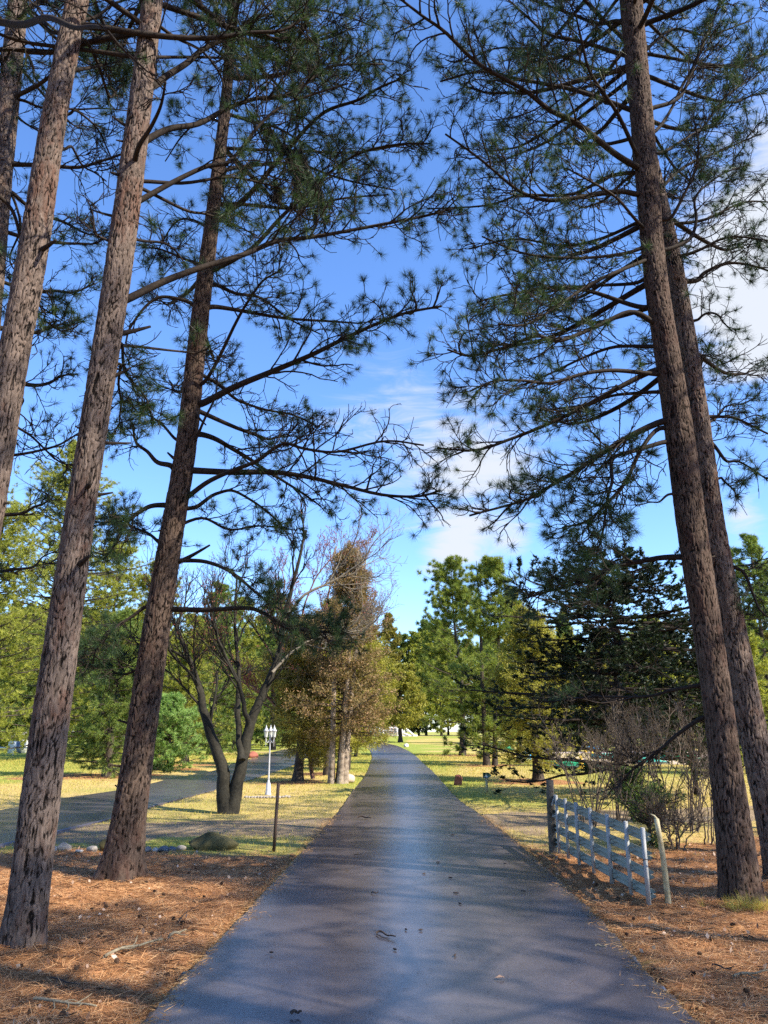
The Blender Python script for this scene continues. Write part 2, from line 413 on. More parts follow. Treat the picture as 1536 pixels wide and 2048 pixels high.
def zones(X, Y):
    wob = vnoise(X, Y, 1.3) - .5 + (vnoise(X, Y, .35) - .5) * .6
    litL = sstep(12.6, 10.9, Y + wob * 1.2) * (X < .3)
    litR = sstep(13.0, 10.0, Y + wob * 2.2 - np.clip(X - 3.5, 0, 6) * .9) * (X > .3) * sstep(1.2, 2.1, X + .7 * wob)
    lit = np.clip(litL + litR, 0, 1)
    for t, rr in zip(tree_xy, (3.5, 3.2, 2, 2, 4, 2.5, 2.2, 1.6, 1.4)):
        lit = np.maximum(lit, .85 * sstep(rr, rr * .4, np.hypot(X - t[0], Y - t[1]) + wob * 1.6))
    dp = np.minimum(seg_dist(X, Y, pathL), seg_dist(X, Y, pathR) + .1)
    grav = sstep(1.75, .9, dp + wob * .9)
    green = .04 + .85 * (vnoise(X + 40, Y + 9, 4.0) - .35)
    far = sstep(24, 60, Y)
    green = green + far * .4 + sstep(-11, -15, X) * sstep(22, 28, Y) * .9
    rd = np.minimum(np.abs(X - np.interp(Y, RLs[:CUT, 1], RLs[:CUT, 0])), np.abs(X - np.interp(Y, RRs[:CUT, 1], RRs[:CUT, 0])))
    green = green + .5 * sstep(2.2, .2, rd) * sstep(17, 21, Y)
    moss = sstep(1.0, .3, np.abs(Y - 12.1 + .15 * X + wob)) * (X < 0) * .5
    green = np.clip(green + moss * .35, 0, 1)
    return lit, green, grav

def axis(segs):
    out = []
    for a, b, s in segs: out.append(np.arange(a, b, s))
    return np.concatenate(out + [np.array([segs[-1][1]])])
xs = axis([(-700, -100, 60), (-100, -30, 5), (-30, -9, .6), (-9, 9, .07), (9, 30, .5), (30, 100, 5), (100, 700, 60)])
ys = axis([(-60, -6, 4), (-6, 2, .4), (2, 13, .06), (13, 24, .14), (24, 50, .4), (50, 120, 1.5), (120, 300, 10), (300, 1500, 80)])
XX, YY = np.meshgrid(xs, ys); ZZ = gz(YY).astype(float)
li, gr, gv = zones(XX, YY)
near = sstep(30, 12, YY) * (np.abs(XX) < 9)
onroad = inside_road(XX, YY, .05) | inside_drive(XX, YY, .1)
ZZ += near * (.05 * (vnoise(XX, YY, .9) - .5) + li * (.035 * (vnoise(XX, YY, .23) - .5) + .02 * (vnoise(XX + 7, YY, .09) - .5))) * (~onroad)
ZZ -= near * .01 + onroad * .03
g = MB(); nx, ny = len(xs), len(ys)
ii = np.arange((ny - 1) * nx).reshape(ny - 1, nx)[:, :-1].ravel()
g.add(np.stack([XX, YY, ZZ], -1), np.stack([ii, ii + 1, ii + nx + 1, ii + nx], -1))
gm = newmat('forest_floor'); b = NB(gm)
zcol = b.new('ShaderNodeSeparateColor'); b.link(b.attr('zone').outputs['Color'], zcol.inputs[0])
p1 = b.pos(); fine = b.noise(p1, 34, 8, .75); med = b.noise(p1, 5.5, 6, .65, .5); bigN = b.noise(p1, .8, 4, .6)
streak = b.noise(b.pos((1, 3.2, 1)), 22, 7, .75, 1.2)
lit_c = b.ramp(b.math('ADD', b.math('MULTIPLY', streak, .6), b.math('MULTIPLY', med, .4)), [(.33, (.035, .019, .012)), (.45, (.20, .09, .04)), (.55, (.46, .23, .10)), (.68, (.70, .43, .22))])  # darkest stops paint shade into the gaps of the litter
dry_c = b.ramp(b.math('ADD', b.math('MULTIPLY', fine, .5), b.math('MULTIPLY', med, .5)), [(.3, (.24, .165, .06)), (.5, (.50, .37, .135)), (.7, (.64, .48, .21))])
grn_c = b.ramp(b.math('ADD', b.math('MULTIPLY', fine, .5), b.math('MULTIPLY', med, .5)), [(.3, (.11, .15, .025)), (.5, (.27, .31, .055)), (.7, (.42, .42, .11))])
grv_c = b.ramp(b.math('ADD', b.math('MULTIPLY', fine, .7), b.math('MULTIPLY', bigN, .3)), [(.34, (.12, .085, .05)), (.5, (.29, .21, .125)), (.66, (.46, .36, .24))])
gmask = b.ramp(b.math('ADD', zcol.outputs[1], b.math('MULTIPLY', b.math('SUBTRACT', med, .5), 1.1)), [(.3, (0, 0, 0)), (.7, (1, 1, 1))])
c = b.mix(gmask, dry_c, grn_c)
c = b.mix(b.ramp(b.math('ADD', zcol.outputs[2], b.math('MULTIPLY', b.math('SUBTRACT', fine, .5), .6)), [(.35, (0, 0, 0)), (.6, (1, 1, 1))]), c, grv_c)
c = b.mix(b.ramp(b.math('ADD', zcol.outputs[0], b.math('MULTIPLY', b.math('SUBTRACT', med, .5), .8)), [(.35, (0, 0, 0)), (.62, (1, 1, 1))]), c, lit_c)
b.base(c, .95, .1); b.bump(b.math('ADD', fine, b.math('MULTIPLY', streak, .7)), .8, .03)
go = g.build('ground', gm, smooth=True, attrs={'zone': np.stack([li, gr, gv, np.ones_like(li)], -1).reshape(-1, 4)})
tag(go, kind='structure')

# ------------------------------------------------------------------ asphalt
def asphalt(name, base, rough):
    m = newmat(name); b = NB(m)
    p = b.pos(); fine = b.noise(p, 260, 3, .7); sp1 = b.noise(p, 75, 4, .7); med = b.noise(p, 2.2, 5, .6); big = b.noise(b.pos((1, .25, 1)), .7, 4, .6)
    vo = b.new('ShaderNodeTexVoronoi'); vo.inputs['Scale'].default_value = 110; b.link(p, vo.inputs['Vector'])
    c = b.mix(b.ramp(med, [(.35, (0, 0, 0)), (.65, (1, 1, 1))]), tuple(x * .80 for x in base), tuple(x * 1.15 for x in base))
    c = b.mix(b.ramp(fine, [(.35, (0, 0, 0)), (.65, (1, 1, 1))]), b.mix(1.0, c, (.78, .78, .80), 'MULTIPLY'), b.mix(1.0, c, (1.18, 1.15, 1.14), 'MULTIPLY'))
    c = b.mix(b.ramp(vo.outputs['Distance'], [(.10, (1, 1, 1)), (.22, (0, 0, 0))]), c, (.17, .155, .15))
    pit = b.ramp(sp1, [(.60, (0, 0, 0)), (.68, (1, 1, 1))])
    c = b.mix(b.math('MULTIPLY', pit, .75), c, (.018, .018, .022))
    r = b.math('ADD', b.math('MULTIPLY', big, .22), rough - .07)
    b.base(c, r, .75)
    b.bump(b.math('ADD', b.math('MULTIPLY', sp1, 1.0), b.math('MULTIPLY', fine, .5)), .12, .003)
    return m
M['asphalt'] = asphalt('reddish_asphalt', (.080, .069, .073), .23)
def loft(A, B, nw, z, mat, name, edge=.05, crown=.02, rng=None):
    m = MB(); n = len(A)
    u = np.concatenate([[0, .006], np.linspace(.03, .97, nw), [.994, 1]]); nw = len(u)
    R = A[:, None, :] * (1 - u[None, :, None]) + B[:, None, :] * u[None, :, None]
    w = np.linalg.norm(B - A, axis=1)[:, None]
    R[..., 2] = gz(R[..., 1]) + z + crown * (1 - (2 * u - 1) ** 2)[None, :]
    # frayed edges with a skirt down into the ground
    for s_, col, nb in ((-1, 0, 1), (1, nw - 1, nw - 2)):
        dirv = unit(R[:, col] - R[:, nb]); j = rng.normal(size=(n, 1)) * .012
        R[:, col, :2] += (dirv * j)[:, :2]
    d0 = unit(R[:, 0] - R[:, 1]) * edge; d1 = unit(R[:, -1] - R[:, -2]) * edge
    S0 = R[:, 0] + d0; S0[:, 2] = R[:, 0, 2] - .07; S1 = R[:, -1] + d1; S1[:, 2] = R[:, -1, 2] - .07
    R = np.concatenate([S0[:, None], R, S1[:, None]], 1); k = R.shape[1]
    i = (np.arange(n - 1)[:, None] * k + np.arange(k - 1)[None, :]).ravel()
    m.add(R, np.stack([i, i + 1, i + k + 1, i + k], -1)); return m.build(name, mat, smooth=True)
rg = np.random.default_rng(1)
tag(loft(crs(RL, 500), crs(RR, 500), 14, .028, M['asphalt'], 'road', rng=rg), kind='structure')
tag(loft(DUs[::-1].copy(), DLs[::-1].copy(), 8, .022, M['asphalt'], 'side_road', rng=rg), kind='structure')

# ------------------------------------------------------------------ near pines
def pnoise(U, V, nu, rng):
    nu = max(3, int(nu)); A = rng.random((nu, int(V.max()) + 4)); U = U % nu
    i = np.floor(U).astype(int) % nu; j = np.floor(V).astype(int); f = U - np.floor(U); g = V - np.floor(V); f = f * f * (3 - 2 * f); g = g * g * (3 - 2 * g); i2 = (i + 1) % nu
    return (A[i, j] * (1 - f) + A[i2, j] * f) * (1 - g) + (A[i, j + 1] * (1 - f) + A[i2, j + 1] * f) * g
def worley(th, z, R, cw, ch, rng, warp=.35):
    """distance to plate edges and a random value per plate, periodic round the trunk"""
    nth = max(6, int(round(2 * math.pi * R / cw))); U = th / (2 * math.pi) * nth; V = z / ch
    zz_ = z - z.min(); n2 = max(4, nth // 2); u1 = th / (2 * math.pi) * n2
    U = U + 1.5 * (pnoise(u1, zz_ / ch * .8, n2, rng) - .5) + .5 * (pnoise(u1 * 3, zz_ / ch * 2.5, n2 * 3, rng) - .5)
    V = V + 1.6 * (pnoise(u1, zz_ / ch * .6 + .3, n2, rng) - .5) + .5 * (pnoise(u1 * 3, zz_ / ch * 2 + .3, n2 * 3, rng) - .5)
    V = V - V.min()
    nv = int(V.max()) + 6; off = 3
    jx = rng.random((nth, nv + 6)); jy = rng.random((nth, nv + 6)); cv = rng.random((nth, nv + 6))
    iu = np.floor(U).astype(int); iv = np.floor(V).astype(int)
    f1 = np.full(U.shape, 9.0); f2 = f1.copy(); c1 = np.zeros(U.shape)
    for a in (-1, 0, 1):
        for bb in (-1, 0, 1):
            A = (iu + a) % nth; B = np.clip(iv + bb + off, 0, nv + 5)
            d = np.hypot(iu + a + jx[A, B] - U, iv + bb + jy[A, B] - V)
            m1 = d < f1; f2 = np.where(m1, f1, np.minimum(f2, d)); c1 = np.where(m1, cv[A, B], c1); f1 = np.where(m1, d, f1)
    return f2 - f1, c1
def bark_trunk(path, radii, base, parent, mat, seed, nth=128, dz=.013, flare=.35, cw=.029, ch=.13, disp=.022):
    rng = np.random.default_rng(seed); path = np.asarray(path)
    L = np.sum(np.linalg.norm(np.diff(path, axis=0), axis=1)); K = int(L / dz)
    C = crs(path, K); Rr = np.interp(np.linspace(0, 1, K), np.linspace(0, 1, len(radii)), radii)
    s = np.linspace(0, L, K); th = np.arange(nth) * 2 * math.pi / nth
    TH, S = np.meshgrid(th, s); R0 = float(np.mean(radii))
    stretch = np.interp(s, [0, L * .35, L], [1.0, 1.25, 1.8])
    S2 = np.cumsum(stretch) * (s[1] - s[0]); S2 = np.repeat(S2[:, None], nth, 1)
    e, c = worley(TH, S2, R0, cw, ch, rng); e2, c2 = worley(TH, S2, R0, cw * .45, ch * .4, rng)
    e = np.clip(e, 0, .6) / .6; nf = max(8, int(2 * math.pi * R0 / .008)); uf = TH / (2 * math.pi) * nf
    fb = .6 * pnoise(uf, S2 / .09, nf, rng) + .4 * pnoise(uf * 2, S2 / .035, nf * 2, rng); fb2 = pnoise(TH / (2 * math.pi) * max(3, nf // 8), S2 / .35, max(3, nf // 8), rng)
    pl = np.clip(.07 + e * .62 + .22 * np.clip(e2, 0, .5) + .62 * (fb - .42) + .16 * (fb2 - .5), 0, 1)
    fl = 1 + flare * np.exp(-S / .22) * (1 + .45 * np.sin(TH * 5 + seed)) + .04 * np.sin(TH * 2 + S * 1.3 + seed)
    RR_ = Rr[:, None] * .90 * fl + disp * (np.minimum(pl, .5) - .3) + .006 * (c - .5)
    T = unit(np.gradient(C, axis=0)); A = unit(np.cross(T, np.array((0, 1.0, 0)))); B = np.cross(T, A)
    V = C[:, None, :] + RR_[..., None] * (np.cos(TH)[..., None] * A[:, None] + np.sin(TH)[..., None] * B[:, None])
    m = MB(); i = (np.arange(K - 1)[:, None] * nth + np.arange(nth)[None, :]); j = (np.arange(K - 1)[:, None] * nth + (np.arange(nth)[None, :] + 1) % nth)
    m.add(V, np.stack([i, j, j + nth, i + nth], -1).reshape(-1, 4))
    return m.build('trunk', mat, parent, smooth=True, origin=base, attrs={'plate': pl.ravel(), 'cell': (.6 * c + .4 * c2).ravel()})

def pine_limb(m, nd, main, r0, rng, nsec=None, dens=1.0, seclen=None, needle=.135, bare=.0, k=78, w=.0034, t0=.22, ndead=None):
    """one limb with side branches, twigs and needle tufts"""
    main = np.asarray(main); L = np.sum(np.linalg.norm(np.diff(main, axis=0), axis=1)); K = len(main)
    wig = crs(rng.normal(size=(6, 3)) * .022, K); wig[0] = 0; main = main + wig
    R = r0 * (1 - .80 * np.linspace(0, 1, K) ** .8) + .004
    m.tubes(main, R, 7, cap=True)
    P0 = main[None]
    nsec = nsec or max(4, int(L * 6.5))
    sl = seclen or min(1.05, .26 * L + .28)
    S, _, ts = spawn(P0, nsec, t0, .98, .85, sl, 9, rng, planar=True, up=.03, curl=.13, taper=.62, zf=.45)
    rs = np.linspace(.0105, .0042, 9)[None] * (.8 + .5 * rng.random((len(S), 1))) * min(1.3, max(.7, r0 / .04))
    m.tubes(S, rs, 4)
    Tt, pi, tt = spawn(S, 5, .18, .97, .72, .36, 6, rng, up=.06, curl=.22, taper=.35)
    m.tubes(Tt, np.linspace(.0062, .0038, 6)[None] * np.ones((len(Tt), 1)), 3)
    Q4, p4, t4 = spawn(Tt, 1, .3, .8, .7, .17, 4, rng, up=.08, curl=.25)
    m.tubes(Q4, np.linspace(.0038, .0028, 4)[None] * np.ones((len(Q4), 1)), 3)
    tips = np.concatenate([Tt[:, -1], S[:, -1], main[-1:], Q4[:, -1]]); dirs = unit(np.concatenate([Tt[:, -1] - Tt[:, -2], S[:, -1] - S[:, -2], main[-1:] - main[-2:-1], Q4[:, -1] - Q4[:, -2]]))
    tpar = np.concatenate([ts[pi], ts, [1.0], ts[pi[p4]]])
    prob = np.where(rng.random(len(tips)) < bare, 0, 1) * (.25 + .75 * sstep(.15, .6, tpar)) * .37 * dens
    keep = rng.random(len(tips)) < prob
    nd.needles(tips[keep], dirs[keep], needle, k, w, rng, bias=.55, spread=.05)

def near_pine(label, trunk_px, Y, base_py, limbs, seed, zmax, group=None, autos=(), mat='bark', lean=None, dead=None, stubs=(), cat='pine tree', nm='M', flare=.35):
    """trunk_px: (x, y, width) down the trunk, first entry the base"""
    pts = [P(x, y, Y) for x, y, w in trunk_px]; rr = [rad(w, p) for (x, y, w), p in zip(trunk_px, pts)]
    base = pts[0].copy(); 
    # run the trunk on above the picture
    d = unit(pts[-1] - pts[-3]); top = pts[-1]; rt = rr[-1]
    ext = [];
    while top[2] < zmax:
        top = top + d * 1.2; rt = max(.03, rt * .86); ext.append((top.copy(), rt))
    seglen = [0]
    allp = pts + [e[0] for e in ext]; allr = rr + [e[1] for e in ext]
    allp[0] = allp[0] - np.array((0, 0, .12))
    # resample evenly so that radii and points agree
    A = np.array(allp); cum = np.concatenate([[0], np.cumsum(np.linalg.norm(np.diff(A, axis=0), axis=1))]); u = np.linspace(0, cum[-1], 40)
    path = np.stack([np.interp(u, cum, A[:, i]) for i in range(3)], 1); rad_ = np.interp(u, cum, allr)
    # soften the corners
    for _ in range(2): path[1:-1] = .25 * path[:-2] + .5 * path[1:-1] + .25 * path[2:]
    root = empty('pine_tree', (base[0], base[1], 0), label, cat, group); o = np.array((base[0], base[1], 0))
    bark_trunk(path, rad_, o, root, M[mat], seed, flare=flare)
    rng = np.random.default_rng(seed)
    tyy = np.array([t_[1] for t_ in trunk_px][::-1]); txx = np.array([t_[0] for t_ in trunk_px][::-1])
    for lb in limbs:
        pl, w0, dy = list(lb[0]), lb[1], lb[2]; cx_ = float(np.interp(pl[0][1], tyy, txx))
        if abs(cx_ - pl[0][0]) < 70: pl = [((cx_ * .75 + pl[0][0] * .25), pl[0][1] + 3)] + pl
        else: pl = list(pl)
        kw = lb[3] if len(lb) > 3 else {}
        n = len(pl); cumd = np.concatenate([[0], np.cumsum([math.hypot(pl[i + 1][0] - pl[i][0], pl[i + 1][1] - pl[i][1]) for i in range(n - 1)])]); cumd /= cumd[-1]
        Q = np.array([P(x, y, Y + dy * cumd[i] ** .9) for i, (x, y) in enumerate(pl)])
        main = crs(Q, max(12, 4 * n)); m = MB(); nd = MB()
        pine_limb(m, nd, main, rad(w0, Q[0]), rng, **kw)
        bo = m.build('branch', M['limb'], root, smooth=True, origin=o)
        if nd.n: nd.build('needles', M['needle_near'], bo, origin=o)
    for (x0, y0, x1, y1, w0, dy) in stubs:
        x0 = x0 * .3 + .7 * float(np.interp(y0, tyy, txx))
        m = MB(); Q = crs([P(x0, y0, Y), P((x0 + x1) / 2, (y0 + y1) / 2 + 1.5, Y + dy * .5), P(x1, y1, Y + dy)], 6); r = rad(w0, Q[0])
        m.tubes(Q, r * np.linspace(1.25, .45, 6), 7, cap=True); m.build('branch_stub', M['limb'], root, smooth=True, origin=o)
    if autos:
        m = MB(); nd = MB()
        for (z0, z1, cnt, l0, l1, azc, azs) in autos:
            for i in range(cnt):
                z = z0 + (z1 - z0) * (i + rng.random()) / cnt
                k = int(np.argmin(abs(path[:, 2] - z))); st = path[k]
                az = azc + rng.uniform(-azs, azs); L = rng.uniform(l0, l1); el = rng.uniform(-.05, .38)
                dv = np.array((math.cos(az) * math.cos(el), math.sin(az) * math.cos(el), math.sin(el)))
                mid = st + dv * L * .5 + np.array((0, 0, -.10 * L)); mid2 = st + dv * L * .8 + np.array((0, 0, -.08 * L)); en = st + dv * L
                pine_limb(m, nd, crs([st, mid, mid2, en], 16), rng.uniform(.022, .042), rng, k=40, w=.0042)
        a = m.build('upper_limbs', M['limb'], root, smooth=True, origin=o)
        nd.build('needles', M['needle_near'], a, origin=o)
    return root

ALL = (0, math.pi)
yC = G(45, 1884)[1]; yD = G(238, 1752)[1]; yR1 = G(1484, 1797)[1]; yR2 = yR1 + 1.0; yB = yC - .2; y0 = yD + .4
BARE = dict(bare=.85)
# second pine from the left, straight pale trunk
near_pine('pine with pale lit bark rising at the left edge, nearest full trunk to the camera',
    [(45, 1884, 84), (60, 1780, 82), (92, 1500, 76), (128, 1250, 68), (164, 1000, 62), (204, 750, 58), (241, 512, 54), (264, 340, 52), (285, 170, 47), (305, 0, 44)], yC, 1884,
    [([(255, 598), (330, 562), (396, 539), (492, 509), (560, 478), (633, 470), (750, 450), (850, 430), (912, 412)], 17, 1.3, dict(t0=.45)),
     ([(267, 407), (300, 387), (350, 360), (417, 328), (460, 318), (512, 253), (560, 215), (620, 190), (690, 165)], 13, .6, dict(t0=.4)),
     ([(293, 283), (343, 263), (393, 252), (447, 220), (512, 195), (587, 182), (650, 133), (700, 125), (765, 128)], 15, 1.2, dict(t0=.45)),
     ([(307, 170), (333, 150), (383, 127), (417, 103), (467, 77), (512, 65), (547, 62), (600, 80), (660, 70)], 16, .8, dict(t0=.4)),
     ([(283, 365), (367, 362), (450, 358), (507, 367), (560, 372)], 9, .7, dict(t0=.55, dens=.7)),
     ([(310, 50), (353, 70), (400, 105), (440, 150), (452, 200)], 8, .5, dict(t0=.4)),
     ([(310, 113), (400, 115), (467, 122), (512, 113), (590, 90)], 7, 1.0, dict(t0=.4)),
     ([(283, 383), (367, 417), (410, 433), (460, 440), (520, 470)], 8, .9, dict(t0=.5)),
     ([(263, 333), (280, 290), (293, 260), (318, 205), (333, 160)], 13, -.9, dict(t0=.8, nsec=3, dens=.3, seclen=.3)),
     ([(244, 690), (246, 722), (262, 745), (285, 800), (302, 850)], 7, .5, dict(t0=.1, seclen=.28, nsec=11, dens=1.3)),
     ([(236, 735), (240, 780), (246, 830), (250, 870)], 6, .6, dict(t0=.1, seclen=.25, nsec=9, dens=1.3)),
     ([(245, 696), (337, 707), (400, 705)], 8, .9, dict(t0=.7, nsec=3, dens=.3)),
     ([(240, 490), (205, 470), (185, 440), (175, 400)], 6, -.3, dict(bare=1.0, t0=.2, seclen=.3)),
     ([(268, 480), (310, 485), (345, 500), (372, 528)], 7, .4, dict(t0=.3, seclen=.3)),
     ([(300, 20), (330, -30), (380, -60), (450, -90)], 12, 0, {}),
     ([(285, 25), (262, 20), (230, 60), (214, 120), (200, 160)], 7, .8, dict(t0=.5, seclen=.35)),
     ],
    11, 15.5, autos=[(8.6, 15, 26, 1.6, 3.0, math.pi / 2, math.pi)],
    stubs=[(240, 258, 224, 232, 7, -.1), (246, 283, 232, 280, 6, -.1), (238, 352, 222, 345, 9, -.15), (225, 436, 178, 418, 6, .1), (240, 670, 301, 653, 11, .2),
           (205, 870, 150, 852, 7, -.1), (210, 884, 262, 886, 8, .2), (222, 760, 262, 735, 9, .1), (160, 1135, 178, 1112, 13, -.25), (175, 975, 180, 968, 14, -.2), (200, 990, 226, 985, 8, .1), (178, 1138, 196, 1140, 6, .1)], nm='C')
# leaning pine, shade put into its bark colour
near_pine('darker leaning pine with flared base on the needle litter left of the driveway',
    [(240, 1752, 92), (260, 1620, 72), (279, 1498, 64), (304, 1306, 58), (321, 1208, 55), (336, 1110, 52), (352, 1013, 50), (372, 910, 46), (378, 850, 44), (387, 750, 40), (404, 600, 35), (417, 500, 33), (436, 340, 27), (456, 170, 21), (466, 0, 19)], yD, 1752,
    [([(410, 801), (473, 769), (546, 742), (610, 714), (679, 678), (747, 646), (811, 623), (884, 612)], 16, -.9, dict(t0=.3)),
     ([(387, 940), (473, 942), (546, 944), (610, 953), (679, 969), (770, 992), (838, 992), (880, 975)], 15, .3, dict(t0=.35)),
     ([(405, 871), (446, 883), (492, 910), (528, 938), (600, 985), (640, 1010)], 13, 1.2, dict(t0=.3)),
     ([(375, 995), (419, 965), (473, 938), (519, 919), (565, 892), (610, 901), (679, 903), (770, 878), (843, 883)], 11, -.8, dict(t0=.45, bare=.93)),
     ([(428, 618), (483, 621), (565, 634), (656, 641), (730, 650)], 11, .8, dict(t0=.3)),
     ([(432, 577), (473, 582), (519, 605), (580, 640), (640, 672)], 10, 1.4, dict(t0=.25)),
     ([(396, 527), (360, 515), (323, 500), (285, 490)], 8, .3, dict(t0=.5, seclen=.4)),
     ([(352, 878), (322, 848), (300, 837), (270, 822)], 7, .2, dict(t0=.5, seclen=.3)),
     ([(340, 940), (318, 928), (296, 910), (280, 885), (265, 855)], 13, -.3, dict(t0=.7, nsec=4, seclen=.3)),
     ([(326, 1010), (293, 1010), (260, 1032), (241, 1061), (225, 1095), (212, 1120)], 12, -.3, dict(t0=.3, seclen=.6, nsec=16, dens=1.2)),
     ([(330, 1085), (300, 1072), (273, 1058), (235, 1045), (205, 1050)], 8, .8, dict(t0=.3, seclen=.55, nsec=14, dens=1.2)),
     ([(365, 1120), (407, 1123), (456, 1143), (500, 1175), (540, 1205), (580, 1240)], 10, -.2, dict(t0=.4, seclen=.5)),
     ([(352, 1218), (423, 1218), (500, 1216), (540, 1235), (580, 1262), (650, 1270), (690, 1268)], 12, -.4, dict(t0=.5, seclen=.75, nsec=20, dens=1.4, needle=.12)),
     ([(300, 1215), (262, 1232), (228, 1257), (200, 1290), (185, 1330)], 8, -.2, dict(t0=.3, seclen=.6, nsec=14, dens=1.1)),
     ([(285, 1330), (250, 1345), (215, 1340), (180, 1330)], 6, .3, dict(t0=.2, seclen=.45, nsec=12, dens=1.2)),
     ([(430, 440), (500, 383), (550, 333), (587, 290), (647, 230), (717, 207), (767, 177), (813, 153)], 13, -1.0, dict(t0=.3)),
     ([(430, 410), (467, 408), (567, 413), (633, 405), (700, 400), (780, 395)], 10, .6, dict(t0=.3)),
     ([(440, 340), (457, 338), (533, 330), (600, 328), (667, 353), (717, 367), (790, 380)], 10, .9, dict(t0=.3)),
     ([(420, 545), (500, 500), (567, 430), (650, 353), (717, 310), (800, 290), (860, 285)], 11, -.6, dict(t0=.35)),
     ([(450, 300), (560, 300), (700, 303), (833, 287)], 9, 1.2, dict(t0=.35)),
     ([(452, 230), (520, 250), (560, 262), (630, 300), (700, 340)], 9, 1.6, dict(t0=.3)),
     ([(395, 1015), (430, 985), (470, 975), (520, 1000), (560, 1040), (585, 1090)], 9, .5, dict(t0=.35, seclen=.6)),
     ([(398, 745), (440, 765), (480, 800), (530, 820), (590, 830), (640, 850)], 9, .8, dict(t0=.25, seclen=.6, nsec=18)),
     ([(405, 640), (382, 607), (332, 598), (295, 610), (262, 655), (250, 690)], 11, -.2, dict(t0=.75, nsec=3, dens=.3, seclen=.3)),
     ([(462, 60), (500, 90), (560, 130), (640, 150), (720, 190)], 8, .6, dict(t0=.25)),
     ([(462, 120), (420, 90), (400, 50), (390, 0)], 7, .5, dict(t0=.2)),
     ([(465, 90), (520, 40), (600, 20), (680, 30), (750, 50)], 8, 1.2, dict(t0=.25)),
     ([(450, 250), (400, 240), (360, 270), (330, 320)], 7, .9, dict(t0=.25, seclen=.5)),
     ([(412, 760), (470, 640), (520, 570), (560, 535)], 9, -.9, dict(t0=.5, bare=.6)),
     ([(425, 470), (380, 440), (340, 450), (300, 540)], 6, .9, dict(t0=.3, seclen=.5)),
     ([(352, 1050), (400, 1040), (460, 1060), (520, 1050), (600, 1060)], 8, 1.0, dict(t0=.3, seclen=.7)),
     ([(385, 880), (420, 820), (432, 740)], 8, -.5, dict(t0=.9, nsec=2, dens=0)),
     ],
    23, 16, autos=[(11.2, 15.5, 16, 1.4, 2.8, 0, math.pi), (5, 11, 7, 1.3, 2.6, math.pi * .45, 1.1)], mat='bark_shaded', flare=.5,
    stubs=[(340, 925, 335, 905, 8, 0), (375, 1130, 420, 1090, 9, .0), (270, 1450, 235, 1440, 7, 0), (285, 1460, 262, 1475, 5, 0), (250, 1590, 230, 1570, 6, 0), (392, 820, 412, 850, 6, -.2)], nm='D')
# two trunks cut by the left edge
near_pine('pine leaning out of the left edge with flaking pinkish bark, between two trunks',
    [(-185, 1900, 96), (-95, 1400, 78), (-12, 960, 66), (28, 700, 60), (67, 512, 58), (90, 340, 55), (120, 170, 50), (155, 0, 45)], yB, 1900,
    [([(40, 800), (42, 850), (60, 880), (110, 915), (150, 935)], 7, .9, dict(bare=.6, t0=.3)),
     ([(143, 295 / 3 * 0 + 225), (163, 130 + 95), (205, 270), (240, 360)], 6, .6, dict(bare=.9, t0=.3, seclen=.3)),
     ([(130, 292), (155, 315), (190, 342), (215, 360)], 6, .6, dict(bare=1., t0=.4, seclen=.25)),
     ([(168, 85), (195, 130), (215, 190), (240, 175), (262, 165)], 8, .9, dict(t0=.25, seclen=.5)),
     ([(-30, 46), (50, 42), (130, 50), (180, 58), (217, 61)], 15, -1.6, dict(t0=.9, nsec=2, dens=0)),
     ([(172, 42), (215, 18), (255, 0), (300, -25)], 8, .4, dict(t0=.3)),
     ([(110, 60), (80, 20), (60, 0)], 8, .9, {}),
     ([(-5, 390), (20, 440), (38, 500), (30, 560), (70, 600), (120, 640)], 7, .7, dict(t0=.3, seclen=.5)),
     ([(15, 700), (60, 640), (100, 650), (125, 670)], 6, .9, dict(t0=.2, seclen=.4))],
    37, 15, autos=[(8.8, 14.5, 18, 1.5, 2.8, math.pi / 2, math.pi)],
    stubs=[(85, 505, 112, 480, 11, -.2), (150, 143, 232, 124, 8, .4), (55, 690, 40, 610, 5, .1), (-5, 1008, 18, 1005, 9, 0)], nm='B')
near_pine('thin pine at the far upper left corner, behind the leaning trunks',
    [(-150, 1725, 66), (-95, 1300, 58), (-50, 900, 52), (-20, 600, 48), (2, 370, 44), (18, 200, 42), (36, 0, 38)], y0, 1725,
    [([(32, 205), (60, 207), (95, 218), (150, 222), (200, 216), (250, 218)], 7, .4, dict(t0=.2, bare=.4, seclen=.45)),
     ([(45, 85), (62, 130), (75, 160), (95, 185), (105, 215)], 8, .3, dict(t0=.2, seclen=.5)),
     ([(28, 228), (55, 250), (90, 272), (130, 300)], 6, .6, dict(t0=.3, bare=.6, seclen=.4)),
     ([(5, 370), (25, 400), (40, 460), (20, 520), (50, 560)], 7, .3, dict(t0=.2, seclen=.5)),
     ([(15, 322), (70, 328), (110, 330)], 5, .5, dict(bare=1.)),
     ([(55, 20), (90, 5), (130, 40), (170, 70), (215, 62)], 8, .7, dict(t0=.3, seclen=.5))],
    41, 15, autos=[(9.6, 14.5, 14, 1.3, 2.4, math.pi / 2, math.pi), (3.5, 9, 7, 1.0, 1.7, .6, .8)], nm='A')
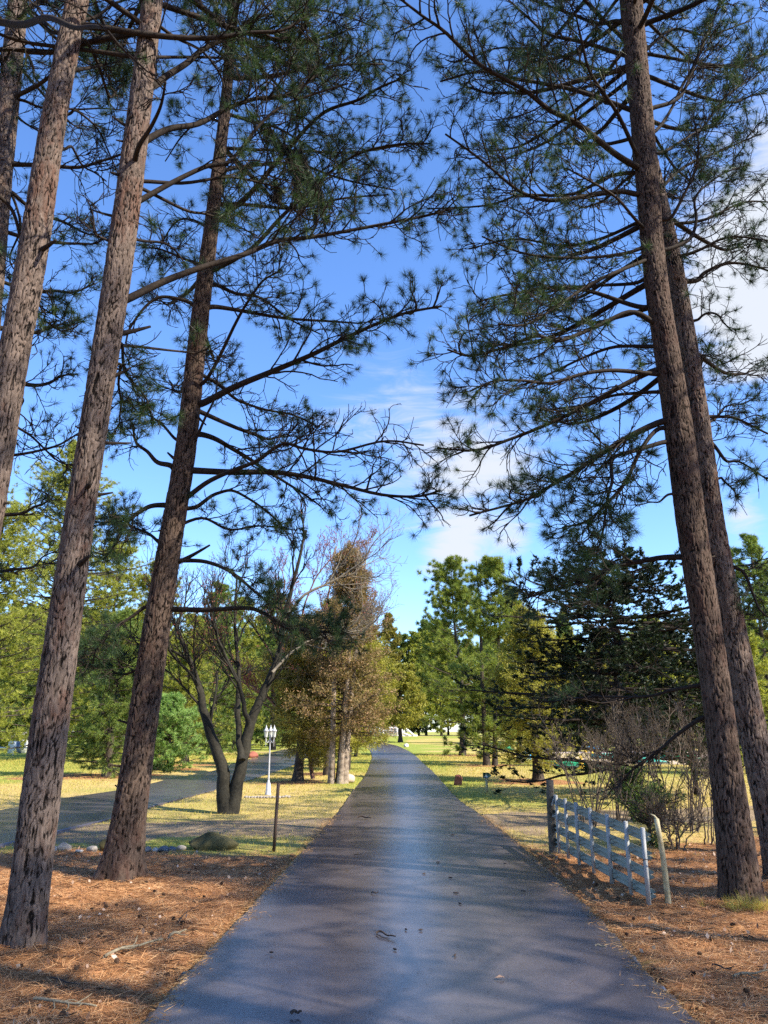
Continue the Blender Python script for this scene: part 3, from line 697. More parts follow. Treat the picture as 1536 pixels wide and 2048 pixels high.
# the pair on the right
near_pine('front pine of the leaning pair on the right, thick dark trunk beside the gate',
    [(1484, 1797, 84), (1466, 1650, 74), (1447, 1500, 66), (1422, 1300, 62), (1383, 1060, 60), (1364, 900, 58), (1334, 700, 53), (1315, 600, 52), (1303, 480, 48), (1290, 300, 46), (1275, 150, 46), (1262, 0, 50)], yR1, 1797,
    [([(1323, 848), (1252, 880), (1207, 906), (1140, 951), (1096, 973), (1051, 996), (939, 1027)], 15, .4, dict(t0=.22, seclen=1.15, nsec=32)),
     ([(1310, 741), (1252, 768), (1185, 804), (1118, 839), (1029, 880), (962, 902), (877, 893)], 13, .2, dict(t0=.25)),
     ([(1314, 784), (1230, 790), (1163, 810), (1080, 820)], 9, 1.0, dict(t0=.2)),
     ([(1312, 750), (1234, 746), (1163, 755), (1100, 770), (1042, 761), (984, 763), (935, 790)], 10, -.6, dict(t0=.35)),
     ([(1301, 696), (1230, 696), (1163, 714), (1100, 746), (1051, 772)], 9, .6, dict(t0=.25)),
     ([(1301, 643), (1252, 620), (1198, 643), (1118, 679), (1073, 674), (1006, 701), (939, 714), (886, 696)], 12, -.5, dict(t0=.35)),
     ([(1283, 612), (1207, 594), (1127, 578), (1073, 580), (997, 594), (950, 610)], 11, .3, dict(t0=.3)),
     ([(1290, 560), (1261, 558), (1163, 571), (1080, 585), (960, 620)], 10, 1.0, dict(t0=.3)),
     ([(1290, 500), (1247, 504), (1163, 509), (1051, 513), (960, 470)], 9, -.4, dict(t0=.3)),
     ([(1328, 884), (1274, 902), (1230, 920), (1222, 960), (1216, 991), (1207, 1054), (1190, 1100)], 10, -.7, dict(t0=.3, seclen=.75, nsec=22)),
     ([(1319, 857), (1283, 902), (1252, 960), (1207, 1005), (1163, 1040), (1120, 1060)], 10, -.3, dict(t0=.3, seclen=.8, nsec=24)),
     ([(1360, 1110), (1303, 1110), (1250, 1124), (1180, 1161), (1110, 1180), (1050, 1195)], 14, .5, dict(t0=.4, seclen=.9, nsec=22)),
     ([(1395, 1363), (1342, 1379), (1296, 1391), (1180, 1400), (1100, 1400)], 9, .8, dict(t0=.6, bare=.9)),
     ([(1407, 1439), (1354, 1462), (1320, 1500), (1262, 1545), (1225, 1590)], 10, .4, dict(t0=.5, bare=1., seclen=.4)),
     ([(1274, 330), (1230, 304), (1154, 241), (1100, 214), (1051, 179), (962, 130), (895, 67), (850, 36), (795, -5)], 14, -1.6, dict(t0=.3)),
     ([(1272, 389), (1230, 382), (1118, 397), (1064, 393), (1029, 375), (962, 317), (895, 268)], 12, -.7, dict(t0=.3)),
     ([(1265, 219), (1185, 192), (1100, 170), (1029, 156), (953, 143), (880, 160)], 12, .1, dict(t0=.25)),
     ([(1252, 107), (1163, 85), (1096, 67), (1051, 36), (1006, 0)], 11, .4, dict(t0=.25)),
     ([(1239, 45), (1194, 47), (1140, 27), (1060, 0), (1000, -30)], 10, 1.0, {}),
     ([(1279, 313), (1239, 223), (1189, 147), (1163, 89), (1150, 20)], 10, -1.2, dict(t0=.3)),
     ([(1275, 350), (1207, 357), (1140, 389), (1051, 397), (984, 424), (850, 422)], 10, .8, dict(t0=.3)),
     ([(1288, 455), (1243, 411), (1189, 366), (1136, 335)], 8, -.9, dict(t0=.5)),
     ([(1268, 150), (1200, 140), (1100, 110), (1000, 90), (930, 120)], 9, 1.4, dict(t0=.3)),
     ([(1290, 430), (1200, 470), (1120, 490), (1030, 480), (940, 500)], 9, 1.3, dict(t0=.3)),
     ([(1300, 520), (1200, 560), (1120, 600), (1060, 640), (990, 650)], 9, -1.0, dict(t0=.35)),
     ([(1310, 219), (1364, 183), (1395, 112), (1426, 45), (1444, -5)], 10, .3, dict(t0=.3)),
     ([(1314, 263), (1341, 223), (1372, 160), (1400, 140), (1480, 140)], 8, .6, dict(t0=.4, bare=.8)),
     ([(1341, 433), (1377, 366), (1395, 299), (1390, 230)], 8, -.5, dict(t0=.3, bare=.3)),
     ([(1345, 500), (1380, 480), (1395, 438), (1394, 390), (1440, 350), (1500, 330)], 9, .4, dict(t0=.3)),
     ([(1330, 300), (1400, 260), (1450, 190), (1520, 150)], 7, 1.0, dict(t0=.35)),
     ([(1341, 993), (1320, 1000), (1303, 1007)], 6, -.1, dict(t0=.9, nsec=2, dens=0)),
     ],
    53, 16, autos=[(10.2, 15.5, 24, 1.6, 3.2, math.pi, math.pi), (5.5, 10, 8, 1.3, 2.6, math.pi * .75, .5)], mat='bark_shaded', flare=.25,
    stubs=[(1405, 1120, 1430, 1112, 6, 0)], nm='R')
near_pine('rear pine of the leaning pair on the right, trunk half hidden by the front one',
    [(1568, 1752, 70), (1545, 1640, 66), (1512, 1500, 62), (1473, 1300, 56), (1424, 1050, 48), (1408, 900, 44), (1378, 700, 40), (1345, 512, 36), (1318, 400, 33), (1296, 300, 30), (1275, 150, 26), (1260, 0, 22)], yR2, 1752,
    [([(1398, 560), (1410, 540), (1453, 527), (1500, 530), (1560, 545)], 11, .3, dict(t0=.2)),
     ([(1395, 640), (1420, 625), (1445, 640), (1460, 660)], 6, -.3, dict(t0=.2, seclen=.3)),
     ([(1417, 835), (1440, 830), (1475, 839), (1533, 870), (1580, 880)], 9, .2, dict(t0=.15, seclen=.6)),
     ([(1422, 884), (1448, 920), (1480, 925), (1536, 960)], 9, -.2, dict(t0=.15, seclen=.5)),
     ([(1452, 1126), (1481, 1150), (1504, 1184), (1521, 1221), (1560, 1260)], 9, -.4, dict(t0=.2, seclen=.45)),
     ([(1398, 735), (1410, 710), (1440, 720)], 5, 0, dict(t0=.2, seclen=.25)),
     ([(1330, 450), (1400, 440), (1470, 410), (1540, 400)], 9, .5, dict(t0=.25)),
     ([(1340, 520), (1400, 500), (1460, 470), (1530, 480)], 9, -.4, dict(t0=.25)),
     ([(1320, 380), (1380, 330), (1450, 300), (1520, 270)], 9, .8, dict(t0=.3)),
     ([(1290, 100), (1350, 60), (1420, 70), (1500, 40)], 8, .4, dict(t0=.3)),
     ([(1445, 960), (1470, 985), (1480, 1000)], 5, 0, dict(t0=.3, seclen=.2)),
     ([(1422, 840), (1460, 810), (1500, 800)], 6, .8, dict(t0=.2, seclen=.5))],
    67, 16, autos=[(10.5, 15.5, 20, 1.5, 3.0, 0, math.pi), (6.0, 10.5, 8, 1.2, 2.2, math.pi * .35, .8)], flare=.25, nm='R2')

# dead drooping needles caught in the boughs over the drive
m = MB(); nd = MB(); rng = np.random.default_rng(77)
Yd = yD - 1.9
for k, (x0, y0_, x1, y1) in enumerate([(500, 225, 570, 330), (540, 260, 600, 370), (560, 290, 640, 400), (585, 330, 600, 425), (600, 320, 630, 440), (610, 360, 655, 450), (545, 370, 550, 400), (570, 300, 612, 350)]):
    q = crs([P(x0, y0_, Yd), P((x0 + x1) / 2 + 6, (y0_ + y1) / 2 - 8, Yd + .1), P(x1, y1, Yd + .05)], 8); m.tubes(q, np.linspace(.014, .006, 8), 4)
    for t in np.linspace(.25, 1, 9):
        c_ = q[int(t * 7)]; nd.needles(c_[None] + rng.normal(size=(3, 3)) * .04, np.array([[.1, 0, -1.]] * 3), .15, 34, .008, rng, bias=2.4)
ro = empty('broken_branch', Vector(P(500, 225, Yd)), 'broken dead branch with brown hanging needles caught high over the driveway', 'branch')
oo = P(500, 225, Yd); a = m.build('branch', M['limb'], ro, smooth=True, origin=oo); nd.build('dead_needles', M['needle_dead'], a, origin=oo)

# ------------------------------------------------------------------ mid distance trees
def conifer(name, label, cat, base, h, R, leafmat, trunkmat='trunk_mid', group=None, seed=1, z0=.12, shape='cone', nb=120, m=8, q=3, up=.15, droop=.0,
            tk=10, L=.16, w=.03, style='needle', tr=.13, lean=(0, 0), stems=1, top=1.0, flat=1.0, seclen=.45, limbvis=True, sparse_mid=None, scat=.07):
    rng = np.random.default_rng(seed); base = np.array((base[0], base[1], float(gz(base[1]))))
    root = empty(name, base, label, cat, group)
    mt = MB()
    tp = np.array((lean[0], lean[1], h * .97))
    axis_ = crs([np.array((0, 0, -.15)), tp * .33 + np.array((rng.normal() * .03 * h, 0, 0)) * .3, tp * .66, tp], 14)
    if stems == 1:
        mt.tubes(axis_, np.linspace(tr, .02, 14) * np.concatenate([[1.5, 1.1], np.ones(12)]), 9)
    else:
        for s_ in range(stems):
            a = s_ * 2.4 + .4; off = np.array((math.cos(a) * tr * 1.1, math.sin(a) * tr * .7, 0)); spr = np.array((math.cos(a), math.sin(a), 0)) * h * .05
            ax2 = axis_ + off + spr * np.linspace(0, 1, 14)[:, None] ** 1.3
            mt.tubes(ax2, np.linspace(tr * rng.uniform(.45, .8), .015, 14) * np.concatenate([[1.35, 1.1], np.ones(12)]), 7)
    mt.build('trunk', M[trunkmat], root, smooth=True)
    u = z0 + (top - z0) * rng.random(nb) ** (.9 if shape == 'cone' else .8)
    if sparse_mid: 
        bad = (u > sparse_mid[0]) & (u < sparse_mid[1]) & (rng.random(nb) < .8); u[bad] = z0 + rng.random(bad.sum()) * (sparse_mid[0] - z0)
    if shape == 'cone': pr = (1 - (u - z0) / (1 - z0)) ** .75 * .95 + .06
    elif shape == 'oval': pr = np.sqrt(np.clip(1 - ((u - (z0 + .36 * (1 - z0))) / (.66 * (1 - z0))) ** 2, .05, 1))
    elif shape == 'skirt': pr = np.interp(u, [0, .08, .3, .55, .75, .92, 1], [.75, 1, .95, .78, .66, .42, .16])
    elif shape == 'column': pr = np.clip((1 - u) * 2.4, .12, 1) ** .6 * np.clip((u - z0 + .14) * 5, .3, 1)
    else: pr = np.clip((1 - u) * 1.6, .1, 1) ** .7
    lump = .72 + .4 * np.sin(u * 23 + rng.random() * 6) * .35
    az = rng.random(nb) * 2 * math.pi + np.floor(u * 13) * .7
    Lb = R * pr * ((.55 + .55 * rng.random(nb)) if style == 'leaf' else (.32 + .85 * rng.random(nb))) * (lump + .3)
    st, _ = at_t(np.repeat(axis_[None], nb, 0), np.arange(nb), u)
    upv = up * np.clip(u * 2.6 - .45, -.9, 1) if shape == 'skirt' else (up * np.clip(u * 3 - .7, -.6, 1) if shape in ('column', 'cone') and style == 'leaf' else np.full(nb, up))
    dv = np.stack([np.cos(az), np.sin(az), upv + rng.normal(size=nb) * .1], 1)
    t = np.linspace(0, 1, 7)[None, :, None]
    B = st[:, None, :] + dv[:, None, :] * Lb[:, None, None] * t
    B[:, :, 2] -= droop * Lb[:, None] * (t[..., 0] ** 1.6); B[:, :, 2] += .10 * Lb[:, None] * t[..., 0] ** 3
    B[:, 1:] += rng.normal(size=(nb, 6, 3)) * .03
    ml = MB(); ml.tubes(B, np.linspace(1, .25, 7)[None] * (.010 + .012 * Lb[:, None]), 4)
    S, pi, ts = spawn(B, m, .22, 1.0, .8, seclen * Lb + .12, 5, rng, planar=True, up=.05, curl=.15, taper=.5, zf=.5)
    if limbvis: ml.tubes(S, np.linspace(.009, .004, 5)[None] * np.ones((len(S), 1)), 3)
    ml.build('limbs', M[trunkmat if trunkmat != 'trunk_cedar' else 'trunk_mid'], root, smooth=True)
    tq = rng.random((len(S), q)) * (.75 if style == 'leaf' else .5) + (.25 if style == 'leaf' else .5); idx = np.repeat(np.arange(len(S)), q)
    pos, T = at_t(S, idx, tq.ravel()); pos += rng.normal(size=pos.shape) * .03
    D = unit(T + np.array((0, 0, .35)))
    mc = MB()
    if style == 'needle': mc.needles(pos, D, L, tk, w, rng, bias=.7, spread=.08, flat=flat)
    else: mc.leaves(pos, D, L, w, tk, rng, scatter=scat, bias=.5)
    mc.build('crown', M[leafmat], root)
    return root

def gb(px, py): p = G(px, py); return (p[0], p[1])
def hgt(px, by, ty):
    Y = G(px, by)[1]; return P(px, ty, Y)[2]
def wid(px, by, w): p = G(px, by); return w * zc(p) / F

# right side
conifer('white_pine', 'tall bushy pine right of the driveway far end, blue shade on its left flank', 'pine tree', gb(925, 1511), hgt(925, 1511, 1112), wid(925, 1511, 98), 'pine_sun_cast', seed=3, z0=.035, shape='skirt', nb=150, m=7, q=3, up=.36, tk=30, L=.32, w=.032, tr=.2, seclen=.42, lean=(-.5, 0))
conifer('white_pine', 'pine with bare double trunk showing mid crown, behind the small arrow sign', 'pine tree', gb(982, 1531), hgt(982, 1531, 1108), wid(982, 1531, 84), 'pine_sun_cast', seed=4, z0=.05, shape='skirt', nb=130, m=6, q=3, up=.38, tk=30, L=.26, w=.026, tr=.2, stems=2, sparse_mid=(.42, .60), lean=(.35, 0))
conifer('cedar_tree', 'yellow green cedar with a stout dark trunk beyond the wooden gate post', 'cedar tree', gb(1077, 1562), hgt(1077, 1562, 1215), wid(1077, 1562, 105), 'cedar_gold', seed=5, z0=.15, shape='column', nb=120, m=8, q=5, up=.10, droop=.2, tk=12, L=.10, w=.030, style='leaf', tr=.17)
conifer('cedar_tree', 'golden cedar behind the playground trees, lit top between two pines', 'cedar tree', gb(1040, 1527), hgt(1040, 1527, 1170), wid(1040, 1527, 60), 'cedar_gold', seed=6, z0=.12, nb=110, m=8, q=5, up=.12, droop=.2, tk=12, L=.13, w=.038, style='leaf', tr=.16)
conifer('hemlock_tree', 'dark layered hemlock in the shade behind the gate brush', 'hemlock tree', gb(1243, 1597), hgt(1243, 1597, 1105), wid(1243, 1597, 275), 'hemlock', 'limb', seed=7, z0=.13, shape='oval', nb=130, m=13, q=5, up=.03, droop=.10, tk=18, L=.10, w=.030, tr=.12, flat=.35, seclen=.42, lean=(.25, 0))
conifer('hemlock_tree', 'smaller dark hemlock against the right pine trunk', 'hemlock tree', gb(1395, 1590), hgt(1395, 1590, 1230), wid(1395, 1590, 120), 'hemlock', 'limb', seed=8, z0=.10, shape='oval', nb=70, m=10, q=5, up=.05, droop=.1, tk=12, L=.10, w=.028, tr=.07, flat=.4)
conifer('white_pine', 'pine at the right edge behind the leaning pair, blue green top', 'pine tree', gb(1560, 1540), hgt(1560, 1540, 1065), wid(1560, 1540, 110), 'pine_mid', seed=9, z0=.035, shape='skirt', nb=150, m=8, q=3, up=.3, tk=18, L=.20, w=.025, tr=.16)
conifer('white_pine', 'low bright pine at the right edge under the drooping bough', 'pine tree', gb(1500, 1548), hgt(1500, 1548, 1260), wid(1500, 1548, 95), 'pine_sun', seed=10, z0=.035, shape='skirt', nb=120, m=8, q=3, up=.3, tk=18, L=.17, w=.022, tr=.12)
# left side of the drive: the cedar row
conifer('cedar_tree', 'tall reddish cedar with pale multiple stems beside the round boulder', 'cedar tree', gb(674, 1567), hgt(690, 1567, 1082), wid(674, 1567, 118), 'cedar_rust', 'trunk_cedar', seed=12, z0=.20, shape='cone', nb=170, m=8, q=5, up=.5, droop=.08, tk=9, L=.10, w=.028, style='leaf', tr=.19, stems=5, lean=(.35, .0))
conifer('cedar_tree', 'broad brown green cedar on a dark trunk just right of the lamp', 'cedar tree', gb(595, 1562), hgt(595, 1562, 1235), wid(595, 1562, 78), 'cedar_olive', seed=13, z0=.15, shape='column', nb=130, m=9, q=5, up=.30, droop=.12, tk=12, L=.10, w=.028, style='leaf', tr=.17)
conifer('cedar_tree', 'olive cedar with thick pale butt, third trunk from the lamp', 'cedar tree', gb(628, 1531), hgt(628, 1531, 1240), wid(628, 1531, 62), 'cedar_gold', seed=14, z0=.14, shape='column', nb=110, m=8, q=5, up=.30, droop=.12, tk=11, L=.12, w=.034, style='leaf', tr=.2)
conifer('cedar_tree', 'slim dark trunked cedar directly behind the pale multi stem cedar', 'cedar tree', gb(654, 1550), hgt(654, 1550, 1200), wid(654, 1550, 66), 'cedar_gold', seed=15, z0=.16, shape='column', nb=110, m=8, q=5, up=.30, droop=.12, tk=12, L=.11, w=.030, style='leaf', tr=.12)
conifer('cedar_tree', 'yellow lit cedar overhanging the grass verge near the road bend', 'cedar tree', gb(690, 1540), hgt(702, 1540, 1225), wid(690, 1540, 80), 'cedar_gold', seed=16, z0=.14, shape='column', nb=150, m=9, q=5, up=.30, droop=.14, tk=12, L=.12, w=.034, style='leaf', tr=.13, lean=(.5, 0), stems=2)
conifer('cedar_tree', 'farthest cedar of the row with two pale stems, at the bend', 'cedar tree', gb(704, 1514), hgt(712, 1514, 1262), wid(704, 1514, 72), 'cedar_gold', seed=17, z0=.12, shape='column', nb=140, m=8, q=5, up=.30, droop=.14, tk=11, L=.15, w=.05, style='leaf', tr=.2, lean=(.8, 0), stems=2)
conifer('cedar_tree', 'round olive cedar standing alone in front of the white enclosure', 'cedar tree', gb(801, 1486), hgt(801, 1486, 1330), wid(801, 1486, 60), 'cedar_gold', seed=18, z0=.18, shape='oval', nb=150, m=8, q=3, up=.15, droop=.1, tk=7, L=.34, w=.15, style='leaf', tr=.3)
# left side woods
conifer('white_pine', 'dark skirted pine over orange needles on the lawn at left', 'pine tree', gb(214, 1553), hgt(214, 1553, 1215), wid(214, 1553, 98), 'pine_mid', seed=20, z0=.035, shape='skirt', nb=150, m=9, q=3, up=.12, droop=.18, tk=20, L=.17, w=.018, tr=.17)
conifer('young_pine', 'bright green soft young pine beside the side road', 'pine tree', gb(335, 1540), hgt(335, 1540, 1392), wid(335, 1540, 62), 'pine_bright', seed=21, z0=.03, shape='oval', nb=130, m=9, q=4, up=.25, droop=.1, tk=12, L=.14, w=.022, tr=.08)
conifer('white_pine', 'brownish green pine with dark trunk behind the bright young pine', 'pine tree', gb(370, 1527), hgt(370, 1527, 1225), wid(370, 1527, 78), 'pine_sun', seed=22, z0=.035, shape='skirt', nb=140, m=8, q=3, up=.2, droop=.05, tk=18, L=.18, w=.022, tr=.17)
conifer('white_pine', 'large sunlit yellow green pine at the left edge', 'pine tree', gb(90, 1518), hgt(90, 1518, 880), wid(90, 1518, 175), 'pine_sun', seed=23, z0=.035, shape='skirt', nb=260, m=10, q=3, up=.25, droop=.02, tk=19, L=.23, w=.026, tr=.25)
conifer('white_pine', 'sunlit pine half outside the left edge behind the trunks', 'pine tree', gb(-60, 1528), hgt(-60, 1528, 980), wid(-60, 1528, 170), 'pine_sun', seed=24, z0=.035, shape='skirt', nb=210, m=9, q=3, up=.25, tk=18, L=.22, w=.026, tr=.22)
conifer('white_pine', 'pine behind the second trunk with olive crown and no visible base', 'pine tree', gb(200, 1512), hgt(200, 1512, 1075), wid(200, 1512, 120), 'pine_sun', seed=25, z0=.035, shape='skirt', nb=200, m=9, q=3, up=.25, tk=18, L=.25, w=.030, tr=.22)
conifer('white_pine', 'yellowish pine seen between the forked maple stems', 'pine tree', gb(472, 1502), hgt(472, 1502, 1190), wid(472, 1502, 70), 'pine_sun', seed=26, z0=.035, shape='skirt', nb=150, m=8, q=3, up=.2, tk=17, L=.26, w=.036, tr=.25)
conifer('white_pine', 'green pine left of the maple behind the side road', 'pine tree', gb(420, 1510), hgt(420, 1510, 1160), wid(420, 1510, 78), 'pine_mid', seed=27, z0=.035, shape='skirt', nb=150, m=8, q=3, up=.2, tk=17, L=.25, w=.032, tr=.22)
conifer('white_pine', 'mid green pine in front of the far woods behind the lamp', 'pine tree', gb(545, 1500), hgt(545, 1500, 1185), wid(545, 1500, 72), 'pine_mid', seed=28, z0=.035, shape='skirt', nb=150, m=8, q=3, up=.2, tk=17, L=.3, w=.038, tr=.25)
conifer('white_pine', 'olive pine above the lawn between the two left trunks', 'pine tree', gb(290, 1516), hgt(290, 1516, 1120), wid(290, 1516, 90), 'pine_sun', seed=29, z0=.035, shape='skirt', nb=170, m=9, q=3, up=.2, tk=18, L=.24, w=.028, tr=.22)

# far woods: a few kinds, copied
wood_lab = 'tall pine in the far woods closing the view'
far_protos = []
for i in range(4):
    far_protos.append(conifer('forest_pine', wood_lab, 'pine tree', (-40 + 25 * i, 200), 24 + i, 5.2 + .3 * i, ['pine_far', 'pine_far', 'pine_sun', 'cedar_olive'][i], seed=60 + i, z0=.02, shape=['column', 'cone', 'column', 'cone'][i], nb=190, m=8, q=3, up=.3, tk=7, L=.7, w=.22, tr=.22, limbvis=False, group='far woods'))
rng = np.random.default_rng(99)
spots = []
for i in range(76): spots.append((-120 + i * 3.1 + rng.uniform(-1.5, 1.5), rng.uniform(168, 195), rng.uniform(.85, 1.08)))
for i in range(22): spots.append((-105 + i * 3.6 + rng.uniform(-1, 1), 108 - i * .6 + rng.uniform(-6, 6), rng.uniform(.55, .72)))
for i in range(24): spots.append((19 + i * 3.3 + rng.uniform(-1, 1), 100 + rng.uniform(-8, 12), rng.uniform(.5, .68)))
for i in range(44): spots.append((-84 + i * 1.75 + rng.uniform(-.6, .6), 90 + rng.uniform(-7, 7), rng.uniform(.40, .58)))
for i in range(30): spots.append((17 + i * 2.0, 88 + rng.uniform(-6, 6), rng.uniform(.34, .50)))
for i in range(10): spots.append((-62 + i * 4 + rng.uniform(-1, 1), 66 + rng.uniform(-4, 4), rng.uniform(.42, .55)))
for i in range(9): spots.append((22 + i * 4 + rng.uniform(-1, 1), 62 + rng.uniform(-4, 4), rng.uniform(.30, .42)))
kinds = ['dark green column shaped pine', 'pointed mid green pine', 'yellow green sunlit pine', 'olive pointed conifer']
def wlab(k, x, y):
    if y > 150: return kinds[k] + ' in the far wood beyond the white enclosure', 'far wood beyond the enclosure'
    if x < 0: return kinds[k] + ' in the tree belt behind the left lawn', 'tree belt behind the left lawn'
    return kinds[k] + ' in the tree belt behind the golf lanes', 'tree belt behind the golf lanes'
for i, (x, y, s_) in enumerate(spots):
    if i < 4:
        far_protos[i]['label'], far_protos[i]['group'] = wlab(i, x, y)
    if i < 4: far_protos[i].location = (x, y, float(gz(y))); far_protos[i].scale = (s_,) * 3; continue
    k = int(rng.integers(0, 4)); la, gr_ = wlab(k, x, y); dup(far_protos[k], (x, y, float(gz(y))), rng.uniform(0, 6.28), s_, la, gr_)

# pines standing behind and beside the camera that shade the drive
sh = np.random.default_rng(31)
m = MB(); nd = MB(); mt = MB()
mt.tubes(crs([(0, 0, -.2), (.1, 0, 5), (.05, .1, 10), (.1, 0, 15.5)], 16), np.linspace(.2, .04, 16), 12)
for i in range(46):
    z = 5.2 + 9.8 * (i + sh.random()) / 46; az = sh.random() * 6.283; L = sh.uniform(1.5, 3.1) * (1 - .35 * (z - 5) / 10); el = sh.uniform(-.05, .35)
    dv = np.array((math.cos(az) * math.cos(el), math.sin(az) * math.cos(el), math.sin(el))); st = np.array((.08, .03, z))
    pine_limb(m, nd, crs([st, st + dv * L * .5 - np.array((0, 0, .1 * L)), st + dv * L], 10), .032, sh, nsec=9, k=12, w=.013)
lab = 'tall pine beside the driveway near the camera, outside the view, throwing dappled shade'
shade = empty('pine_tree', (6.2, 1.2, 0), lab, 'pine tree', 'roadside pines shading the driveway')
mt.build('trunk', M['trunk_mid'], shade, smooth=True); m.build('limbs', M['limb'], shade); nd.build('crown', M['needle_near'], shade)
SH = [(6.6, 1.4), (4.9, -2.4), (9.8, -1.0), (8.6, -6.0), (12.8, 2.2), (12.2, -5.0), (9.8, 5.6), (5.2, -8.0), (16.0, -2.0), (15.5, 5.0), (8.6, 9.6), (12.5, 11.5), (-3.2, -3.0), (3.0, -4.6), (-6.4, 1.2), (-5.0, -6.5), (-8.6, 4.6), (-9.0, -2.0), (-10.6, 9.0), (0.3, -9.5), (-13, 13), (-13, 4)]
for i, (x, y) in enumerate(SH):
    if i == 0: shade.location = (x, y, 0)
    else: dup(shade, (x, y, 0), i * 2.1, 1.0)

# ------------------------------------------------------------------ bare broadleaf trees
def bare_tree(name, label, cat, Y, stems, mats, seed, twig=.0035, levels=((7, .2, .6, .9), (6, .25, .7, .45), (4, .3, .75, .2)), buds=0, budsize=.03, up=.12, base=None, curl=.12):
    rng = np.random.default_rng(seed)
    o = np.array((base[0], base[1], 0.)) if base is not None else np.array((P(stems[0][0][0][0], stems[0][0][0][1], Y)[0], Y, 0.))
    root = empty(name, o, label, cat)
    tips_all = []
    for pl, w0, w1, dy, mt_ in stems:
        n = len(pl); Q = np.array([P(x, y, Y + dy * i / max(1, n - 1)) for i, (x, y) in enumerate(pl)]); 
        main = crs(Q, max(14, 4 * n)); K = len(main); r0 = rad(w0, Q[0]); r1 = rad(w1, Q[-1])
        m = MB(); m.tubes(main + rng.normal(size=main.shape) * .008, r0 + (r1 - r0) * np.linspace(0, 1, K) ** .7, 9, cap=True)
        par = main[None]; r = r1 * .7 + .004
        for li_, (cnt, t0, ang, ln) in enumerate(levels):
            ch, _, _ = spawn(par, cnt, .45 if li_ == 0 else t0, 1.0, ang, ln, 8 if li_ < 2 else 6, rng, up=up, curl=curl, taper=.4)
            rr = np.linspace(max(r, twig), max(r * .35, twig * .7), ch.shape[1])[None] * np.ones((len(ch), 1))
            m.tubes(ch, rr, 4 if li_ < 1 else 3); r *= .5; par = ch; tips_all.append(ch)
        m.build('stem', M[mt_], root, smooth=True, origin=o)
    if buds:
        c = np.concatenate([t.reshape(-1, 3) for t in tips_all[-1:]] + [x[:, 2:].reshape(-1, 3) for x in tips_all[-2:]])
        c = np.concatenate([x[:, 2:].reshape(-1, 3) for i, x in enumerate(tips_all) if i % len(levels) == len(levels) - 1])
        c = c[rng.random(len(c)) < buds]
        mb_ = MB(); mb_.leaves(c, np.tile((0, 0, 1.), (len(c), 1)), budsize, budsize * .6, 2, rng, scatter=.01)
        mb_.build('buds', M['bud'], root, origin=o)
    return root
yM = G(455, 1626)[1]
LV = ((10, .2, .55, 1.8), (7, .2, .6, .8), (5, .25, .65, .36))
bare_tree('maple_tree', 'dark forked bare maple with three stems left of the lamp post', 'maple tree', yM,
    [([(452, 1632), (447, 1590), (446, 1540), (425, 1480), (408, 1420), (396, 1370), (372, 1300), (345, 1240)], 38, 7, .5, 'maple'),
     ([(462, 1630), (470, 1590), (484, 1520), (500, 1450), (520, 1400), (545, 1345), (560, 1300), (568, 1240), (590, 1150), (612, 1060)], 34, 5, .8, 'maple'),
     ([(484, 1520), (478, 1470), (476, 1400), (478, 1340), (470, 1260), (474, 1150)], 17, 4, 1.2, 'maple'),
     ([(500, 1450), (490, 1425), (483, 1385), (470, 1350), (440, 1290), (415, 1200)], 13, 4, -.4, 'maple'),
     ([(396, 1370), (380, 1345), (340, 1300), (330, 1230)], 9, 3, -.6, 'maple'),
     ([(545, 1345), (590, 1300), (650, 1270), (720, 1262)], 6, 2.5, .8, 'maple_sunlit'),
     ([(568, 1240), (610, 1190), (670, 1160), (730, 1120)], 8, 3, .3, 'maple_sunlit')], None, 81, levels=LV, buds=.25, budsize=.03, base=G(455, 1628))
yq = G(612, 1560)[1]
bare_tree('maple_tree', 'red budded bare maple with pinkish twigs between the lamp and the cedars', 'maple tree', yq,
    [([(625, 1558), (618, 1480), (622, 1400), (640, 1300), (655, 1200), (672, 1120)], 9, 3, .3, 'twig_red'),
     ([(622, 1440), (600, 1380), (575, 1310), (560, 1250), (570, 1160)], 6, 3, -.3, 'twig_red'),
     ([(625, 1400), (660, 1340), (700, 1280), (740, 1220)], 6, 3, .2, 'twig_red'),
     ([(620, 1470), (580, 1440), (540, 1400), (500, 1370)], 5, 3, -.2, 'twig_red'),
     ([(630, 1350), (600, 1270), (620, 1180), (660, 1120), (720, 1080)], 5, 2, .1, 'twig_red')], None, 82, twig=.0065, levels=((9, .2, .6, 1.5), (6, .2, .65, .7), (5, .25, .7, .34)), buds=.6, budsize=.055, base=G(625, 1560))
